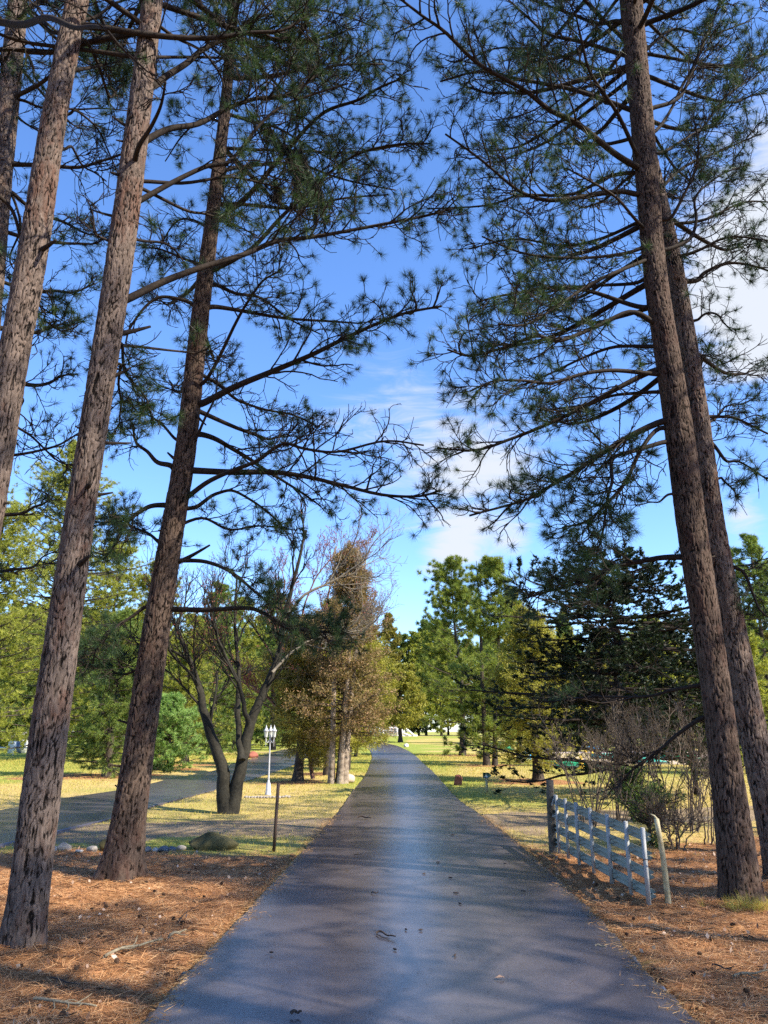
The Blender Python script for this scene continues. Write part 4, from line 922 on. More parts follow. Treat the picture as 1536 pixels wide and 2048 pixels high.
# brush behind the gate
rng = np.random.default_rng(15)
blab = ['pale tangled bare bush behind the gate beside the wood post', 'dense grey brush over the middle of the gate', 'bare bush with upright stems behind the leaning pole', 'tall bare shrub right behind the gate near end', 'bare brush against the foot of the right pines', 'low bleached twiggy bush behind the leaning pole', 'arching bare shrub left of the hemlock trunk', 'bare bush in front of the hemlock trunk']
for i, (bx, by, hh, sp_, ns_) in enumerate([(1175, 1655, 215, 85, 9), (1235, 1660, 230, 80, 10), (1330, 1650, 235, 60, 9), (1385, 1665, 250, 60, 9), (1420, 1690, 190, 30, 7), (1355, 1700, 90, 50, 12), (1190, 1620, 150, 95, 8), (1290, 1630, 230, 70, 9)]):
    st = []
    for k in range(ns_):
        a = rng.uniform(-1, 1); x1 = bx + a * sp_ * 1.2; hh2 = hh * rng.uniform(.6, 1.05)
        st.append(([(bx + a * 14, by + rng.uniform(-4, 4)), (bx + a * sp_ * .45, by - hh2 * .4), (bx + a * sp_ * .9 + rng.normal() * 8, by - hh2 * .75), (x1 + rng.normal() * 15, by - hh2)], rng.uniform(1.8, 3.6), 1.0, rng.uniform(-.8, .8), 'twig_grey'))
    bare_tree('bare_shrub', blab[i], 'shrub', G(bx, by)[1], st, None, 200 + i, twig=.0030, levels=((8, .2, .6, .5), (5, .2, .7, .24)), buds=0, base=G(bx, by), curl=.16)
conifer('juniper_bush', 'small green juniper growing behind the middle of the gate', 'juniper bush', gb(1264, 1640), .85, .38, 'pine_mid', seed=91, z0=.05, shape='oval', nb=60, m=6, q=3, up=.7, tk=9, L=.06, w=.012, tr=.02)
conifer('juniper_bush', 'sparse low juniper behind the near half of the gate', 'juniper bush', gb(1305, 1690), .72, .42, 'pine_mid', seed=92, z0=.05, shape='oval', nb=26, m=5, q=3, up=.7, tk=9, L=.06, w=.012, tr=.02)

# ------------------------------------------------------------------ gate, posts, lamp, signs
M['galv'] = plain('galvanised_gate_steel', (.40, .40, .39), .6, .3, .10, 3, .15, .0)
M['galv_rail'] = plain('galvanised_rail', (.30, .32, .28), .55, .3, .10, 3, .15, .0)
M['oldwood'] = wood_mat('weathered_post_wood', (.05, .04, .032), (.19, .16, .125), 25)
M['polewood'] = wood_mat('pale_pole_wood', (.30, .25, .14), (.62, .55, .36), 14)
M['rust'] = plain('rusty_steel', (.055, .035, .028), .7, .3, .3, 20, .3)
M['white'] = plain('white_paint', (.74, .74, .74), .4, .5, .06, 8)
M['lamp_white'] = plain('greyed_lamp_white', (.46, .47, .50), .5, .4, .12, 10)  # even bluish grey, duller than the plain white paint
M['glass'] = plain('lamp_glass', (.55, .58, .56), .15, .6, .05)
gn = G(1302, 1812); gf = G(1106, 1702); nT = P(1302, 1655, gn[1]); fT = P(1106, 1583, gf[1])
gate = empty('metal_gate', gn, 'grey corrugated metal farm gate standing open along the right verge', 'gate')
dv = gf - gn; gl = math.hypot(dv[0], dv[1]); du = dv / gl; nrm = np.array((-du[1], du[0], 0)); 
if nrm[0] > 0: nrm = -nrm       # towards the road
h0, h1 = nT[2] - .02, fT[2] - .05
zb0, zb1 = .03, .05
def gp(s, z): return gn + du * gl * s + np.array((0, 0, 0.)) + np.array((0, 0, zb0 + (zb1 - zb0) * s + z * (h0 * (1 - s) + h1 * s - .03)))
for r_ in range(4):
    c0 = .115 + r_ * .262; m = MB(); ww = .15
    prof = [(-.5, .004), (-.5, .016), (-.30, -.034), (-.12, -.034), (0, .014), (.12, -.034), (.30, -.034), (.5, .016), (.5, .004)]
    V = []
    nS = 14
    for i in range(nS):
        s_ = i / (nS - 1)
        for (v, u_) in prof: V.append(gp(s_, c0 + v * ww) - nrm * (.022 - u_) + nrm * .003 * math.sin(i * 1.7 + r_))
    k = len(prof); Q = []
    for i in range(nS - 1):
        for j in range(k - 1): a = i * k + j; Q.append((a, a + 1, a + k + 1, a + k))
    V = np.array(V); m.add(V, Q); V2 = V - nrm * .004; m.add(V2, Q)
    m.build('rail', M['galv_rail'], gate, origin=gn)
def s_of(px):
    r_ = ray(px, 1700); # solve for where the vertical plane of this column crosses the gate line
    t = (gn[0] * r_[1] - gn[1] * r_[0]) / (du[1] * r_[0] - du[0] * r_[1]); return t / gl
for i, px in enumerate([1300, 1259, 1222, 1188, 1160, 1139, 1121, 1107]):
    s_ = min(1, max(0, s_of(px))); b_ = gp(s_, 0); t_ = gp(s_, 1.0)
    m = MB(); wd = .040; mid = (b_ + t_) / 2
    L_ = t_[2] - b_[2] + .04
    for (oo_, ww_, dd_) in (((nrm * .030), wd, .006), (nrm * .018 + du * wd / 2, .006, .030), (nrm * .018 - du * wd / 2, .006, .030)):
        m.box(mid + oo_, (ww_, dd_, L_), math.atan2(du[1], du[0]))
    m.build('upright', M['galv'], gate, origin=gn)
m = MB(); b_ = gp(0, .5); th = np.linspace(0, 2 * math.pi, 14)
m.tubes(np.stack([b_[0] + .0 + .07 * np.cos(th) + .03, b_[1] + .05 * np.sin(th), b_[2] + .05 + .012 * np.sin(th * 2)], 1), np.full(14, .004), 5); m.build('wire_loop', M['rust'], gate, origin=gn)
# gate post
pb = G(1106, 1706); pb = pb + np.array((.0, .14, 0)); pb[0] = P(1106, 1700, pb[1])[0]; pt = P(1106, 1560, pb[1])
m = MB(); hh = pt[2]
q = np.array([[pb[0], pb[1], -.2], [pb[0], pb[1], .4], [pb[0] + .005, pb[1], hh * .8], [pb[0] + .01, pb[1], hh]]); m.tubes(q, [.058, .056, .055, .052], 12, cap=True)
post = m.build('gate_post', M['oldwood'], smooth=False, origin=pb); tag(post, 'weathered round wooden post at the far end of the gate', 'post')
m = MB(); m.box(np.array((pb[0] + .03, pb[1] - .075, hh * .72)), (.025, .02, .16), 0, .35); m.box(np.array((pb[0] + .05, pb[1] - .075, hh * .5)), (.10, .018, .03)); hg = m.build('hinge', M['galv'], post, origin=pb)
# leaning pole
m = MB(); lb = G(1337, 1806); lt = P(1313, 1638, lb[1] - .10)
q = crs([lb - np.array((0, 0, .1)), lb * .5 + lt * .5 + np.array((.01, 0, 0)), lt], 9); m.tubes(q, np.linspace(.030, .024, 9), 9, cap=True)
q2 = crs([lt, lt + np.array((-.02, 0, .03)), lt + np.array((-.055, 0, .045))], 5); m.tubes(q2, np.linspace(.014, .005, 5), 5, cap=True)
tag(m.build('leaning_pole', M['polewood'], smooth=True, origin=lb), 'pale peeled pole leaning against the near end of the metal gate', 'pole')
# thin stake left of the drive
sb = G(549, 1701); stp = P(555, 1566, sb[1])
m = MB(); m.box((sb + stp) / 2 + np.array((0, 0, -.06)), (.040, .040, stp[2] + .12), .3, .035)
tag(m.build('steel_stake', M['rust'], origin=sb), 'dark brown square stake standing at the left verge of the driveway', 'stake')
# lamp
lp = G(536, 1590); Y_ = lp[1]; ph = P(541, 1452, Y_)[2]
lamp = empty('street_lamp', lp, 'white garden lamp post with lanterns standing in a ring of small stones', 'street lamp')
def lathe(m, c, prof, n=14, rot=0.0):
    V = []; k = len(prof)
    for (r, z) in prof:
        for j in range(n): a = j * 2 * math.pi / n + rot; V.append((c[0] + r * math.cos(a), c[1] + r * math.sin(a), c[2] + z))
    Q = [(i * n + j, i * n + (j + 1) % n, (i + 1) * n + (j + 1) % n, (i + 1) * n + j) for i in range(k - 1) for j in range(n)]
    m.add(V, Q)
m = MB(); s_ = ph
lathe(m, lp, [(.001, -.05), (.085, -.05), (.082, .03), (.070, .06), (.056, s_ * .16), (.050, s_ * .165), (.050, s_ * .175), (.030, s_ * .18), (.036, s_ * .195), (.024, s_ * .21)], 10); m.build('base', M['lamp_white'], lamp, origin=lp)
m = MB(); lathe(m, lp, [(.025, s_ * .2), (.021, s_ * .45), (.024, s_ * .46), (.020, s_ * .48), (.018, s_ * .80), (.026, s_ * .81), (.018, s_ * .83), (.018, s_ * .86)], 10); m.build('pole', M['lamp_white'], lamp, smooth=True, origin=lp)
for k, ang in enumerate((math.radians(200), math.radians(-20), math.radians(95))):
    ax = np.array((math.cos(ang), math.sin(ang), 0)) * .115; c0 = lp + ax
    m = MB(); m.tubes(crs([lp + np.array((0, 0, s_ * .82)), lp + ax * .6 + np.array((0, 0, s_ * .75)), c0 + np.array((0, 0, s_ * .82))], 8), np.full(8, .010), 6); m.tubes(crs([c0 + np.array((0, 0, s_ * .70)), c0 + np.array((0, 0, s_ * .83))], 3), np.array((.004, .007, .011)), 6)
    arm = m.build('arm', M['lamp_white'], lamp, smooth=True, origin=lp)
    m = MB(); lathe(m, c0, [(.001, s_ * .83), (.038, s_ * .832), (.040, s_ * .84), (.052, s_ * .918), (.068, s_ * .92), (.064, s_ * .932), (.034, s_ * .962), (.015, s_ * .985), (.012, s_ * 1.0), (.001, s_ * 1.02)], 6)
    ln = m.build('lantern', M['lamp_white'], lamp, origin=lp)
    m = MB(); lathe(m, c0, [(.043, s_ * .845), (.054, s_ * .915)], 6, .26); m.build('glass', M['glass'], ln, origin=lp)
# ring of stones round the lamp
M['stone'] = plain('grey_field_stone', (.30, .27, .24), .9, .2, .35, 6, .8)
M['stone_pink'] = plain('pinkish_granite', (.50, .38, .30), .85, .2, .2, 9, .5)
M['stone_red'] = plain('red_sandstone', (.26, .09, .06), .85, .2, .35, 5, .8)
M['stone_moss'] = plain('mossy_boulder_stone', (.095, .085, .042), .95, .1, .6, 5, 1.0)
M['stone_blue'] = plain('bluish_stone', (.13, .15, .18), .85, .25, .35, 7, .8)
M['stone_white'] = plain('whitish_stone', (.55, .50, .45), .85, .2, .25, 7, .6)
def rock(name, label, c, size, mat, seed, group=None, sub=4, rough=.16, cut=.25, cat='rock'):
    import bmesh
    bm = bmesh.new(); bmesh.ops.create_icosphere(bm, subdivisions=sub, radius=1.0); rng = np.random.default_rng(seed)
    V = np.array([v.co[:] for v in bm.verts])
    for _ in range(7):                       # chop facets
        n = unit(rng.normal(size=3)); d = rng.uniform(.55, .9); k = V @ n; V = V - np.maximum(k - d, 0)[:, None] * n * (1 - cut)
    for f_, a_ in ((1.7, rough), (4.1, rough * .4), (9, rough * .16)):
        ph = rng.random(3) * 6; V = V * (1 + a_ * (np.sin(V[:, 0] * f_ + ph[0]) * np.cos(V[:, 1] * f_ + ph[1]) + np.sin(V[:, 2] * f_ * 1.2 + ph[2])) * .5)[:, None]
    V = V * np.array(size)
    for v, co in zip(bm.verts, V): v.co = co
    me = bpy.data.meshes.new(name); bm.to_mesh(me); bm.free(); me.polygons.foreach_set('use_smooth', np.ones(len(me.polygons), bool)); me.materials.append(M[mat])
    o = bpy.data.objects.new(name, me); COL.objects.link(o); o.location = (c[0], c[1], c[2]); o.rotation_euler = (0, 0, rng.uniform(0, 6)); tag(o, label, cat, group); return o
for k in range(15):
    px = 492 + k * 6.1; py = 1596 - 1.5 * math.sin((k / 14) * math.pi) * 0 + (0 if k < 10 else (k - 9) * -.3)
    c_ = G(px, py); c_[2] = .015
    rock('edging_stone', 'small brown edging stone in the low row in front of the lamp base', c_, (.055, .05, .04), 'stone', 300 + k, 'edging stones round the lamp', 2)
c_ = G(697, 1566); c_[2] = .13; rock('boulder', 'smooth round pinkish boulder at the left verge beside the cedar stems', c_, (.26, .2, .17), 'stone_pink', 4, rough=.04, cut=.75)
c_ = G(917, 1570); c_[2] = .12; rock('boulder', 'rough red rock at the right verge of the driveway', c_, (.24, .2, .2), 'stone_red', 5, rough=.25, cut=.05)
c_ = G(812, 1494); c_[2] = .15; rock('boulder', 'whitish stone at the right verge near the far bend', c_, (.4, .3, .25), 'stone_white', 6)
c_ = G(506, 1516); c_[2] = .15; rock('boulder', 'reddish stone on the far side of the side road behind the maple', c_, (.42, .3, .25), 'stone_red', 8)
c_ = G(415, 1698); c_[2] = .07; rock('boulder', 'large low mossy boulder left of the dark stake', c_, (.34, .2, .16), 'stone_moss', 7, rough=.38, cut=.05); bpy.context.scene.objects[-1].rotation_euler = (0, 0, .1)
for k, (px, py, sx, mt_, lab_) in enumerate([(214, 1698, .16, 'stone_moss', 'mossy stone half hidden behind the dark leaning pine'), (295, 1703, .07, 'stone_blue', 'small bluish stone just right of the dark pine'), (311, 1702, .05, 'stone_white', 'tiny pale stone between bluish ones'),
        (328, 1702, .08, 'stone_blue', 'dark blue angular stone in the row near the mossy boulder'), (345, 1701, .07, 'stone_blue', 'bluish stone touching the next angular one'), (362, 1700, .07, 'stone', 'grey pale stone against the left end of the mossy boulder'),
        (105, 1703, .09, 'stone_blue', 'grey blue stone beside the pale lit pine'), (128, 1701, .13, 'stone', 'brown lump of stone right of the pale lit pine'), (159, 1706, .06, 'stone_white', 'flat whitish stone in the litter'), (185, 1703, .10, 'stone', 'low brown stone left of the dark pine')]):
    c_ = G(px, py); c_[2] = sx * .3; rock('border_stone', lab_, c_, (sx, sx * .7, sx * .6), mt_, 20 + k, 'stones bordering the needle bed', 3)
# small arrow sign
ab = G(974, 1587); at_ = P(974, 1550, ab[1])[2]
sg = empty('arrow_sign', ab, 'small green arrow sign on a pale wooden stake by the right verge', 'sign')
m = MB(); m.box(ab + np.array((0, 0, at_ / 2 - .02)), (.065, .05, at_ + .04)); m.build('stake', M['polewood'], sg, origin=ab)
M['sign_green'] = plain('sign_green_paint', (.06, .14, .105), .5, .4, .1); 
sz = P(974, 1545, ab[1])[2] - at_ + .06
def prism(m, pts, c, th):
    n = len(pts); V = [(c[0] + x, c[1] - th / 2, c[2] + z) for x, z in pts] + [(c[0] + x, c[1] + th / 2, c[2] + z) for x, z in pts]
    m.add(V, [(i, (i + 1) % n, n + (i + 1) % n, n + i) for i in range(n)], [(0, i, i + 1) for i in range(1, n - 1)] + [(n, n + i + 1, n + i) for i in range(1, n - 1)])
m = MB(); cz = at_ - .01; cc = ab + np.array((.0, -.04, cz)); prism(m, [(-.10, -.07), (.05, -.07), (.14, 0), (.05, .075), (-.10, .075)], cc, .02); pn = m.build('panel', M['sign_green'], sg, origin=ab)
m = MB(); prism(m, [(-.045, -.048), (.0, -.048), (.035, -.048), (.022, .0), (.0, .05), (-.024, .01)], cc + np.array((-.01, -.0135, 0)), .004); m.build('mark', M['white'], pn, origin=ab)
# far billboard
bb = G(745, 1482, .15); bY = bb[1]
def XZ(px, py): return P(px, py, bY)
sgn = empty('billboard', bb, 'pale blue board sign on two posts beyond the road bend', 'sign')
M['sign_blue'] = plain('pale_blue_sign', (.52, .72, .80), .5, .3, .08, 1); M['magenta'] = plain('pink_sign_mark', (.5, .08, .2), .5); M['slate'] = plain('dark_sign_mark', (.10, .14, .25), .5)
a_, c2_ = XZ(735, 1473), XZ(753.5, 1452.5)
m = MB(); m.box((a_ + c2_) / 2, (c2_[0] - a_[0], .08, c2_[2] - a_[2])); bd = m.build('board', M['sign_blue'], sgn, origin=bb)
m = MB(); ctr = XZ(738.2, 1461.5) + np.array((0, -.05, 0)); prism(m, [(.18 * math.cos(t), .18 * math.sin(t)) for t in np.linspace(0, 2 * math.pi, 14)[:-1]], ctr, .02); m.build('emblem', M['magenta'], bd, origin=bb)
m = MB(); q1, q2_ = XZ(739.5, 1461) + np.array((0, -.05, 0)), XZ(747, 1454.5) + np.array((0, -.05, 0)); prism(m, [(0, 0), (q2_[0] - q1[0], q2_[2] - q1[2]), (q2_[0] - q1[0] - .16, q2_[2] - q1[2] + .1), (-.12, .12)], q1, .02); m.build('stripe', M['slate'], bd, origin=bb)
for px in (738, 751):
    m = MB(); t_ = XZ(px, 1453); m.box(np.array((t_[0], bY + .09, (t_[2] + .0) / 2)), (.12, .08, t_[2] + .1)); m.build('post', M['oldwood'], sgn, origin=bb)
# white enclosure in the distance
eY = 160.0; ez = float(gz(eY))
enc = empty('picket_enclosure', (P(790, 1470, eY)[0], eY, ez), 'white railed enclosure with stacked frames beyond the far lawn', 'fence'); eo = np.array((P(790, 1470, eY)[0], eY, ez))
zt = P(790, 1455, eY)[2]
def ex(px): return P(px, 1470, eY)[0]
m = MB(); m.box(((ex(727) + ex(835)) / 2, eY, ez + .12), (ex(835) - ex(727), .12, .28)); m.build('bottom_rail', M['white'], enc, origin=eo)
m = MB(); m.box(((ex(757) + ex(795)) / 2, eY, zt), (ex(795) - ex(757), .12, .2)); m.build('top_rail', M['white'], enc, origin=eo)
m = MB()
for px in np.arange(727, 757, 2.5): m.box((ex(px), eY + .15, (ez + zt) / 2), (.09, .07, zt - ez))
for px in np.arange(757, 796, 1.6): m.box((ex(px), eY + .15, (ez + zt) / 2), (.06, .06, zt - ez))
m.build('pickets', M['white'], enc, origin=eo)
for px in (759, 765.5, 794, 804):
    m = MB(); m.box((ex(px), eY - .1, (ez + zt) / 2), (.35 if px > 790 else .2, .12, zt - ez)); m.build('post', M['white'], enc, origin=eo)
m = MB()
for px0, px1 in ((812, 828), (806, 818)):
    A_ = np.array((ex(px0), eY - .05, P(0, 1457 if px0 == 812 else 1466, eY)[2])); B_ = np.array((ex(px1), eY - .05, ez + .2)); m.tubes(np.array([A_, B_]), [.16, .16], 4)
m.build('diagonal_brace', M['white'], enc, origin=eo)
M['crate'] = plain('pinkish_crate_wood', (.42, .33, .28), .8)
for k, px in enumerate((777, 784, 791)):
    m = MB(); xb = ex(px); 
    for j in range(5): m.box((xb, eY - 1.5, ez + .2 + j * .42), (.75 - .08 * j, .7, .12))
    m.box((xb - .3, eY - 1.5, ez + 1.0), (.1, .6, 2.0)); m.box((xb + .3, eY - 1.5, ez + .9), (.1, .6, 1.8))
    tag(m.build('slatted_rack', M['crate'], origin=np.array((xb, eY - 1.5, ez))), ['leftmost', 'middle', 'rightmost'][k] + ' slatted rack of the three standing in front of the white enclosure', 'rack', 'racks by the enclosure')
m = MB(); m.box((ex(764), eY - 2.5, ez + .6), (.9, .8, 1.3)); m.box((ex(764), eY - 2.5, ez + 1.28), (1.0, .9, .08)); m.box((ex(764) + .1, eY - 2.93, ez + .6), (.5, .05, .7))
tag(m.build('white_box', M['white'], origin=np.array((ex(764), eY - 2.5, ez))), 'white cabinet box left of the slatted racks', 'cabinet')
# white shed and rail far left
sY = 62.0; sx0 = P(42, 1480, sY)[0]
shed = empty('garden_shed', (sx0, sY, 0), 'small white shed peeking between pines at the left edge', 'shed')
m = MB(); m.box((0, 0, .6), (1.3, 1.2, 1.2)); m.build('wall', M['white'], shed)
m = MB(); prism(m, [(-.75, 0), (.75, 0), (0, .35)], (0, 0, 1.2), 1.4); m.build('roof', M['white'], shed)
m = MB(); m.box((.2, -.62, .45), (.4, .05, .9)); m.build('door', M['slate'], shed)
fY = 56.0; fx0, fx1 = P(-80, 1492, fY)[0], P(64, 1492, fY)[0]
fen = empty('rail_fence', ((fx0 + fx1) / 2, fY, 0), 'low white rail fence across the back of the left lawn', 'fence'); fo = np.array(((fx0 + fx1) / 2, fY, 0))
m = MB(); m.box(fo + np.array((0, 0, .5)), (fx1 - fx0, .05, .1)); m.build('rail', M['white'], fen, origin=fo)
for x in np.linspace(fx0, fx1, 5): m = MB(); m.box((x, fY + .06, .3), (.1, .06, .62)); m.build('post', M['white'], fen, origin=fo)

# mini golf lanes on the right lawn
M['turf_green'] = plain('green_carpet', (.03, .30, .15), .8, .2, .12); M['turf_teal'] = plain('teal_carpet', (.05, .36, .30), .8); M['turf_blue'] = plain('blue_carpet', (.04, .30, .55), .8)
M['yellow'] = plain('yellow_paint', (.75, .48, .05), .5); M['pavers'] = plain('pinkish_paving', (.55, .42, .38), .9); M['curb'] = plain('dark_curb', (.03, .05, .04), .7)
for k, (x0, x1, py, dep, mt_, lab_) in enumerate([(1093, 1195, 1536, 1.1, 'turf_green', 'nearest green golf lane beyond the brush'), (1188, 1240, 1518, 1.6, 'turf_teal', 'teal golf lane left of the hemlock trunk'), (1262, 1330, 1527, 1.4, 'turf_teal', 'teal golf lane right of the hemlock trunk'),
        (1320, 1400, 1520, 1.6, 'turf_green', 'green golf lane seen through the shrub stems'), (1096, 1125, 1503, 2.5, 'turf_blue', 'blue golf lane beyond the cedar trunk'), (1165, 1205, 1500, 2.8, 'turf_blue', 'blue golf lane far behind the brush'), (1000, 1026, 1501, 2.6, 'turf_green', 'small green golf lane between two tree trunks')]):
    a_ = G(x0, py); b_ = G(x1, py); c0 = (a_ + b_) / 2; wx = b_[0] - a_[0]
    ro = empty('mini_golf_lane', c0, lab_, 'golf lane', 'mini golf lanes on the lawn')
    m = MB(); m.box((0, 0, .06), (wx, dep, .12)); m.build('curb', M['curb'], ro)
    m = MB(); m.box((0, 0, .125), (wx - .14, dep - .14, .02)); m.build('carpet', M[mt_], ro)
    m = MB(); m.box((0, dep * .5 - .1, .2), (wx, .07, .22)); m.build('backboard', M[mt_], ro)
for k, (px, py, hh_) in enumerate([(1163, 1537, .55), (1171, 1505, .9), (1184, 1512, .7), (1064, 1518, .5)]):
    c0 = G(px, py); ro = empty('golf_obstacle', c0, ['yellow cone marker on the nearest green lane', 'tall yellow marker at the far blue lane', 'short yellow marker by the teal lane', 'yellow marker left of the stout cedar trunk'][k], 'golf obstacle', 'yellow golf markers')
    m = MB(); lathe(m, (0, 0, 0), [(.001, 0), (.16, 0), (.15, .05), (.09, hh_ * .5), (.05, hh_), (.001, hh_)], 8); m.build('cone', M['yellow'], ro)
    m = MB(); m.box((0, 0, .02), (.4, .4, .04)); m.build('foot', M['yellow'], ro)
m = MB(); c0 = G(1047, 1524)
m.box((-.25, 0, .3), (.08, .4, .8), 0, .5); m.box((.2, 0, .3), (.08, .4, .75), 0, .5); m.box((0, .15, .35), (.5, .06, .08))
o = m.build('wooden_frame', M['polewood']); o.location = tuple(c0); tag(o, 'tilted wooden frame on the lawn left of the stout cedar trunk', 'frame')
m = MB(); c0 = G(1076, 1520, .0); m.box((0, 0, .2), (.5, .4, .4), .2); m.box((0, 0, .43), (.42, .34, .06), .2); o = m.build('blue_crate', M['turf_blue']); o.location = tuple(c0 + np.array((-.6, .5, 0))); tag(o, 'blue crate on the lawn beside the wooden frame', 'crate')
mp_ = MB(); a_, b_ = G(1090, 1510), G(1420, 1512)
V = [G(1085, 1527), G(1430, 1530), G(1430, 1502), G(1085, 1504)]; V = [v + np.array((0, 0, .012)) for v in V]; mp_.add(V, [(0, 1, 2, 3)]); tag(mp_.build('golf_path', M['pavers']), kind='structure')

# ------------------------------------------------------------------ ground cover and debris
def gheight(x, y):
    xi = np.clip(np.searchsorted(xs, x) - 1, 0, nx - 2); yi = np.clip(np.searchsorted(ys, y) - 1, 0, ny - 2)
    fx = (x - xs[xi]) / (xs[xi + 1] - xs[xi]); fy = (y - ys[yi]) / (ys[yi + 1] - ys[yi])
    return (ZZ[yi, xi] * (1 - fx) + ZZ[yi, xi + 1] * fx) * (1 - fy) + (ZZ[yi + 1, xi] * (1 - fx) + ZZ[yi + 1, xi + 1] * fx) * fy
def scatter(n, x0, x1, yA, yB_, which, rng, pw=1.6):
    y = yA + (yB_ - yA) * rng.random(n) ** pw; x = x0 + (x1 - x0) * rng.random(n)
    ok = (np.abs(x) < y * .56 + .8) & ~inside_road(x, y, -.02) & ~inside_drive(x, y)
    x, y = x[ok], y[ok]; z = zones(x, y); k = rng.random(len(x)) < which(*z); x, y = x[k], y[k]
    return x, y, gheight(x, y)
rng = np.random.default_rng(8)
x, y, z = scatter(260000, -7, 7.5, 3.0, 13.5, lambda l, g_, v: l * (1 - .6 * v), rng)
n = len(x); a = rng.random(n) * 2 * math.pi; el = np.abs(rng.normal(size=n)) * .16 - .02; L = rng.uniform(.05, .12, n)
c_ = np.stack([x, y, z + rng.random(n) * .018 + .002], 1); d = np.stack([np.cos(a) * np.cos(el), np.sin(a) * np.cos(el), np.sin(el)], 1)
sdv = unit(np.cross(d, rng.normal(size=(n, 3)) * .3 + np.array((0, 0, 1)))) * .0016
m = MB(); V = np.stack([c_ - sdv, c_ + sdv, c_ + d * L[:, None] + sdv * .6 , c_ + d * L[:, None] - sdv * .6], 1); m.add(V, np.arange(n * 4).reshape(-1, 4))
tag(m.build('pine_needle_litter', M['litter']), 'orange brown fallen pine needles covering the ground under the pines', 'pine needles', kind='stuff')
x, y, z = scatter(9000, -7, 8, 3.2, 13.5, lambda l, g_, v: l * .9, rng, 1.2)
rr = sstep(1.5, 4.5, x); keep = rng.random(len(x)) < .35 + .65 * rr; x, y, z = x[keep], y[keep], z[keep]; n = len(x)
m = MB(); m.leaves(np.stack([x, y, z + .012], 1), np.tile((0., 0, .2), (n, 1)), .045, .03, 1, rng, scatter=.003, bias=.0)
tag(m.build('fallen_leaves', M['leaf_litter']), 'small dry curled leaves scattered over the needle litter', 'leaves', kind='stuff')
x, y, z = scatter(260000, -22, 20, 10, 60, lambda l, g_, v: (1 - l) * (1 - .85 * v) * .9, rng, 1.5)
n = len(x); a = rng.normal(size=(n, 2)) * .45; d = unit(np.stack([a[:, 0], a[:, 1], np.ones(n)], 1)); L = rng.uniform(.02, .055, n) * (1 + y / 60)
w_ = (.003 + .00028 * y)[:, None]; c_ = np.stack([x, y, z - .005], 1); sdv = unit(np.cross(d, rng.normal(size=(n, 3)))) * w_
V = np.stack([c_ - sdv, c_ + sdv, c_ + d * L[:, None]], 1); m = MB(); m.add(V, None, np.arange(n * 3).reshape(-1, 3))
tag(m.build('grass', M['grass']), 'short dry spring grass along both verges and lawns', 'grass', kind='stuff')
# fine twig litter
m = MB(); x, y, z = scatter(2600, -7, 8, 3.2, 12.5, lambda l, g_, v: l, rng, 1.3); n = len(x); a = rng.random(n) * 6.28; L = rng.uniform(.03, .16, n) * (rng.random(n) ** .7 + .3)
t = np.linspace(0, 1, 4)[None, :, None]; d = np.stack([np.cos(a), np.sin(a), rng.uniform(-.02, .12, n)], 1); pts_ = np.stack([x, y, z + .012], 1)[:, None] + d[:, None] * L[:, None, None] * t + rng.normal(size=(n, 4, 3)) * np.array((.008, .008, .003))
m.tubes(pts_, (rng.uniform(.0015, .0045, n))[:, None] * np.array((1, .95, .85, .6))[None], 4)
tag(m.build('twig_litter', M['limb']), 'short dark dead twigs strewn over the needle litter', 'twigs', kind='stuff')
# straw fringe along the asphalt edge
NV = 8500; m = MB(); t = rng.random(NV); yy = 3 + 13 * t ** 1.4; side = rng.random(NV) < .5
xl = np.interp(yy, RLs[:CUT, 1], RLs[:CUT, 0]) + rng.normal(size=NV) * .055 * (.4 + 1.6 * vnoise(yy, yy * 0, .33)) - .02; xr = np.interp(yy, RRs[:CUT, 1], RRs[:CUT, 0]) + rng.normal(size=NV) * .055 * (.4 + 1.6 * vnoise(yy, yy * 0 + 9, .33)) + .02
xx = np.where(side, xl, xr); a = rng.random(NV) * 6.28; d = unit(np.stack([np.cos(a), np.sin(a), rng.uniform(.0, .35, NV)], 1)); c_ = np.stack([xx, yy, np.where(inside_road(xx, yy), .036, .012)], 1)
sdv = unit(np.cross(d, rng.normal(size=(NV, 3)))) * .0022; V = np.stack([c_ - sdv, c_ + sdv, c_ + d * rng.uniform(.03, .085, (NV, 1))], 1); m.add(V, None, np.arange(NV * 3).reshape(-1, 3))
tag(m.build('verge_straw', M['straw']), 'dry straw and needles fringing the asphalt edge', 'straw', kind='stuff')
# needles lying on the road
m = MB(); n = 900; yy = 3.6 + 12 * rng.random(n) ** 1.5; xx = -1.2 + 3.2 * rng.random(n); a = rng.normal(size=n) * .7; L = rng.uniform(.02, .10, n)
c_ = np.stack([xx, yy, np.full(n, .054)], 1); d = np.stack([np.cos(a), np.sin(a), np.zeros(n)], 1); ok = inside_road(xx, yy, -.15); c_, d, L = c_[ok], d[ok], L[ok]; n = len(c_)
sdv = np.cross(d, np.tile((0, 0, 1.), (n, 1))) * .0022; V = np.stack([c_ - sdv, c_ + sdv, c_ + d * L[:, None]], 1); m.add(V, None, np.arange(n * 3).reshape(-1, 3))
M['debris'] = plain('dark_twig_bark', (.05, .035, .028), .8); M['lichen'] = wood_mat('lichened_twig', (.10, .08, .055), (.34, .29, .20), 30)
tag(m.build('road_needles', M['debris']), 'scattered dark needles on the asphalt', 'pine needles', kind='stuff')
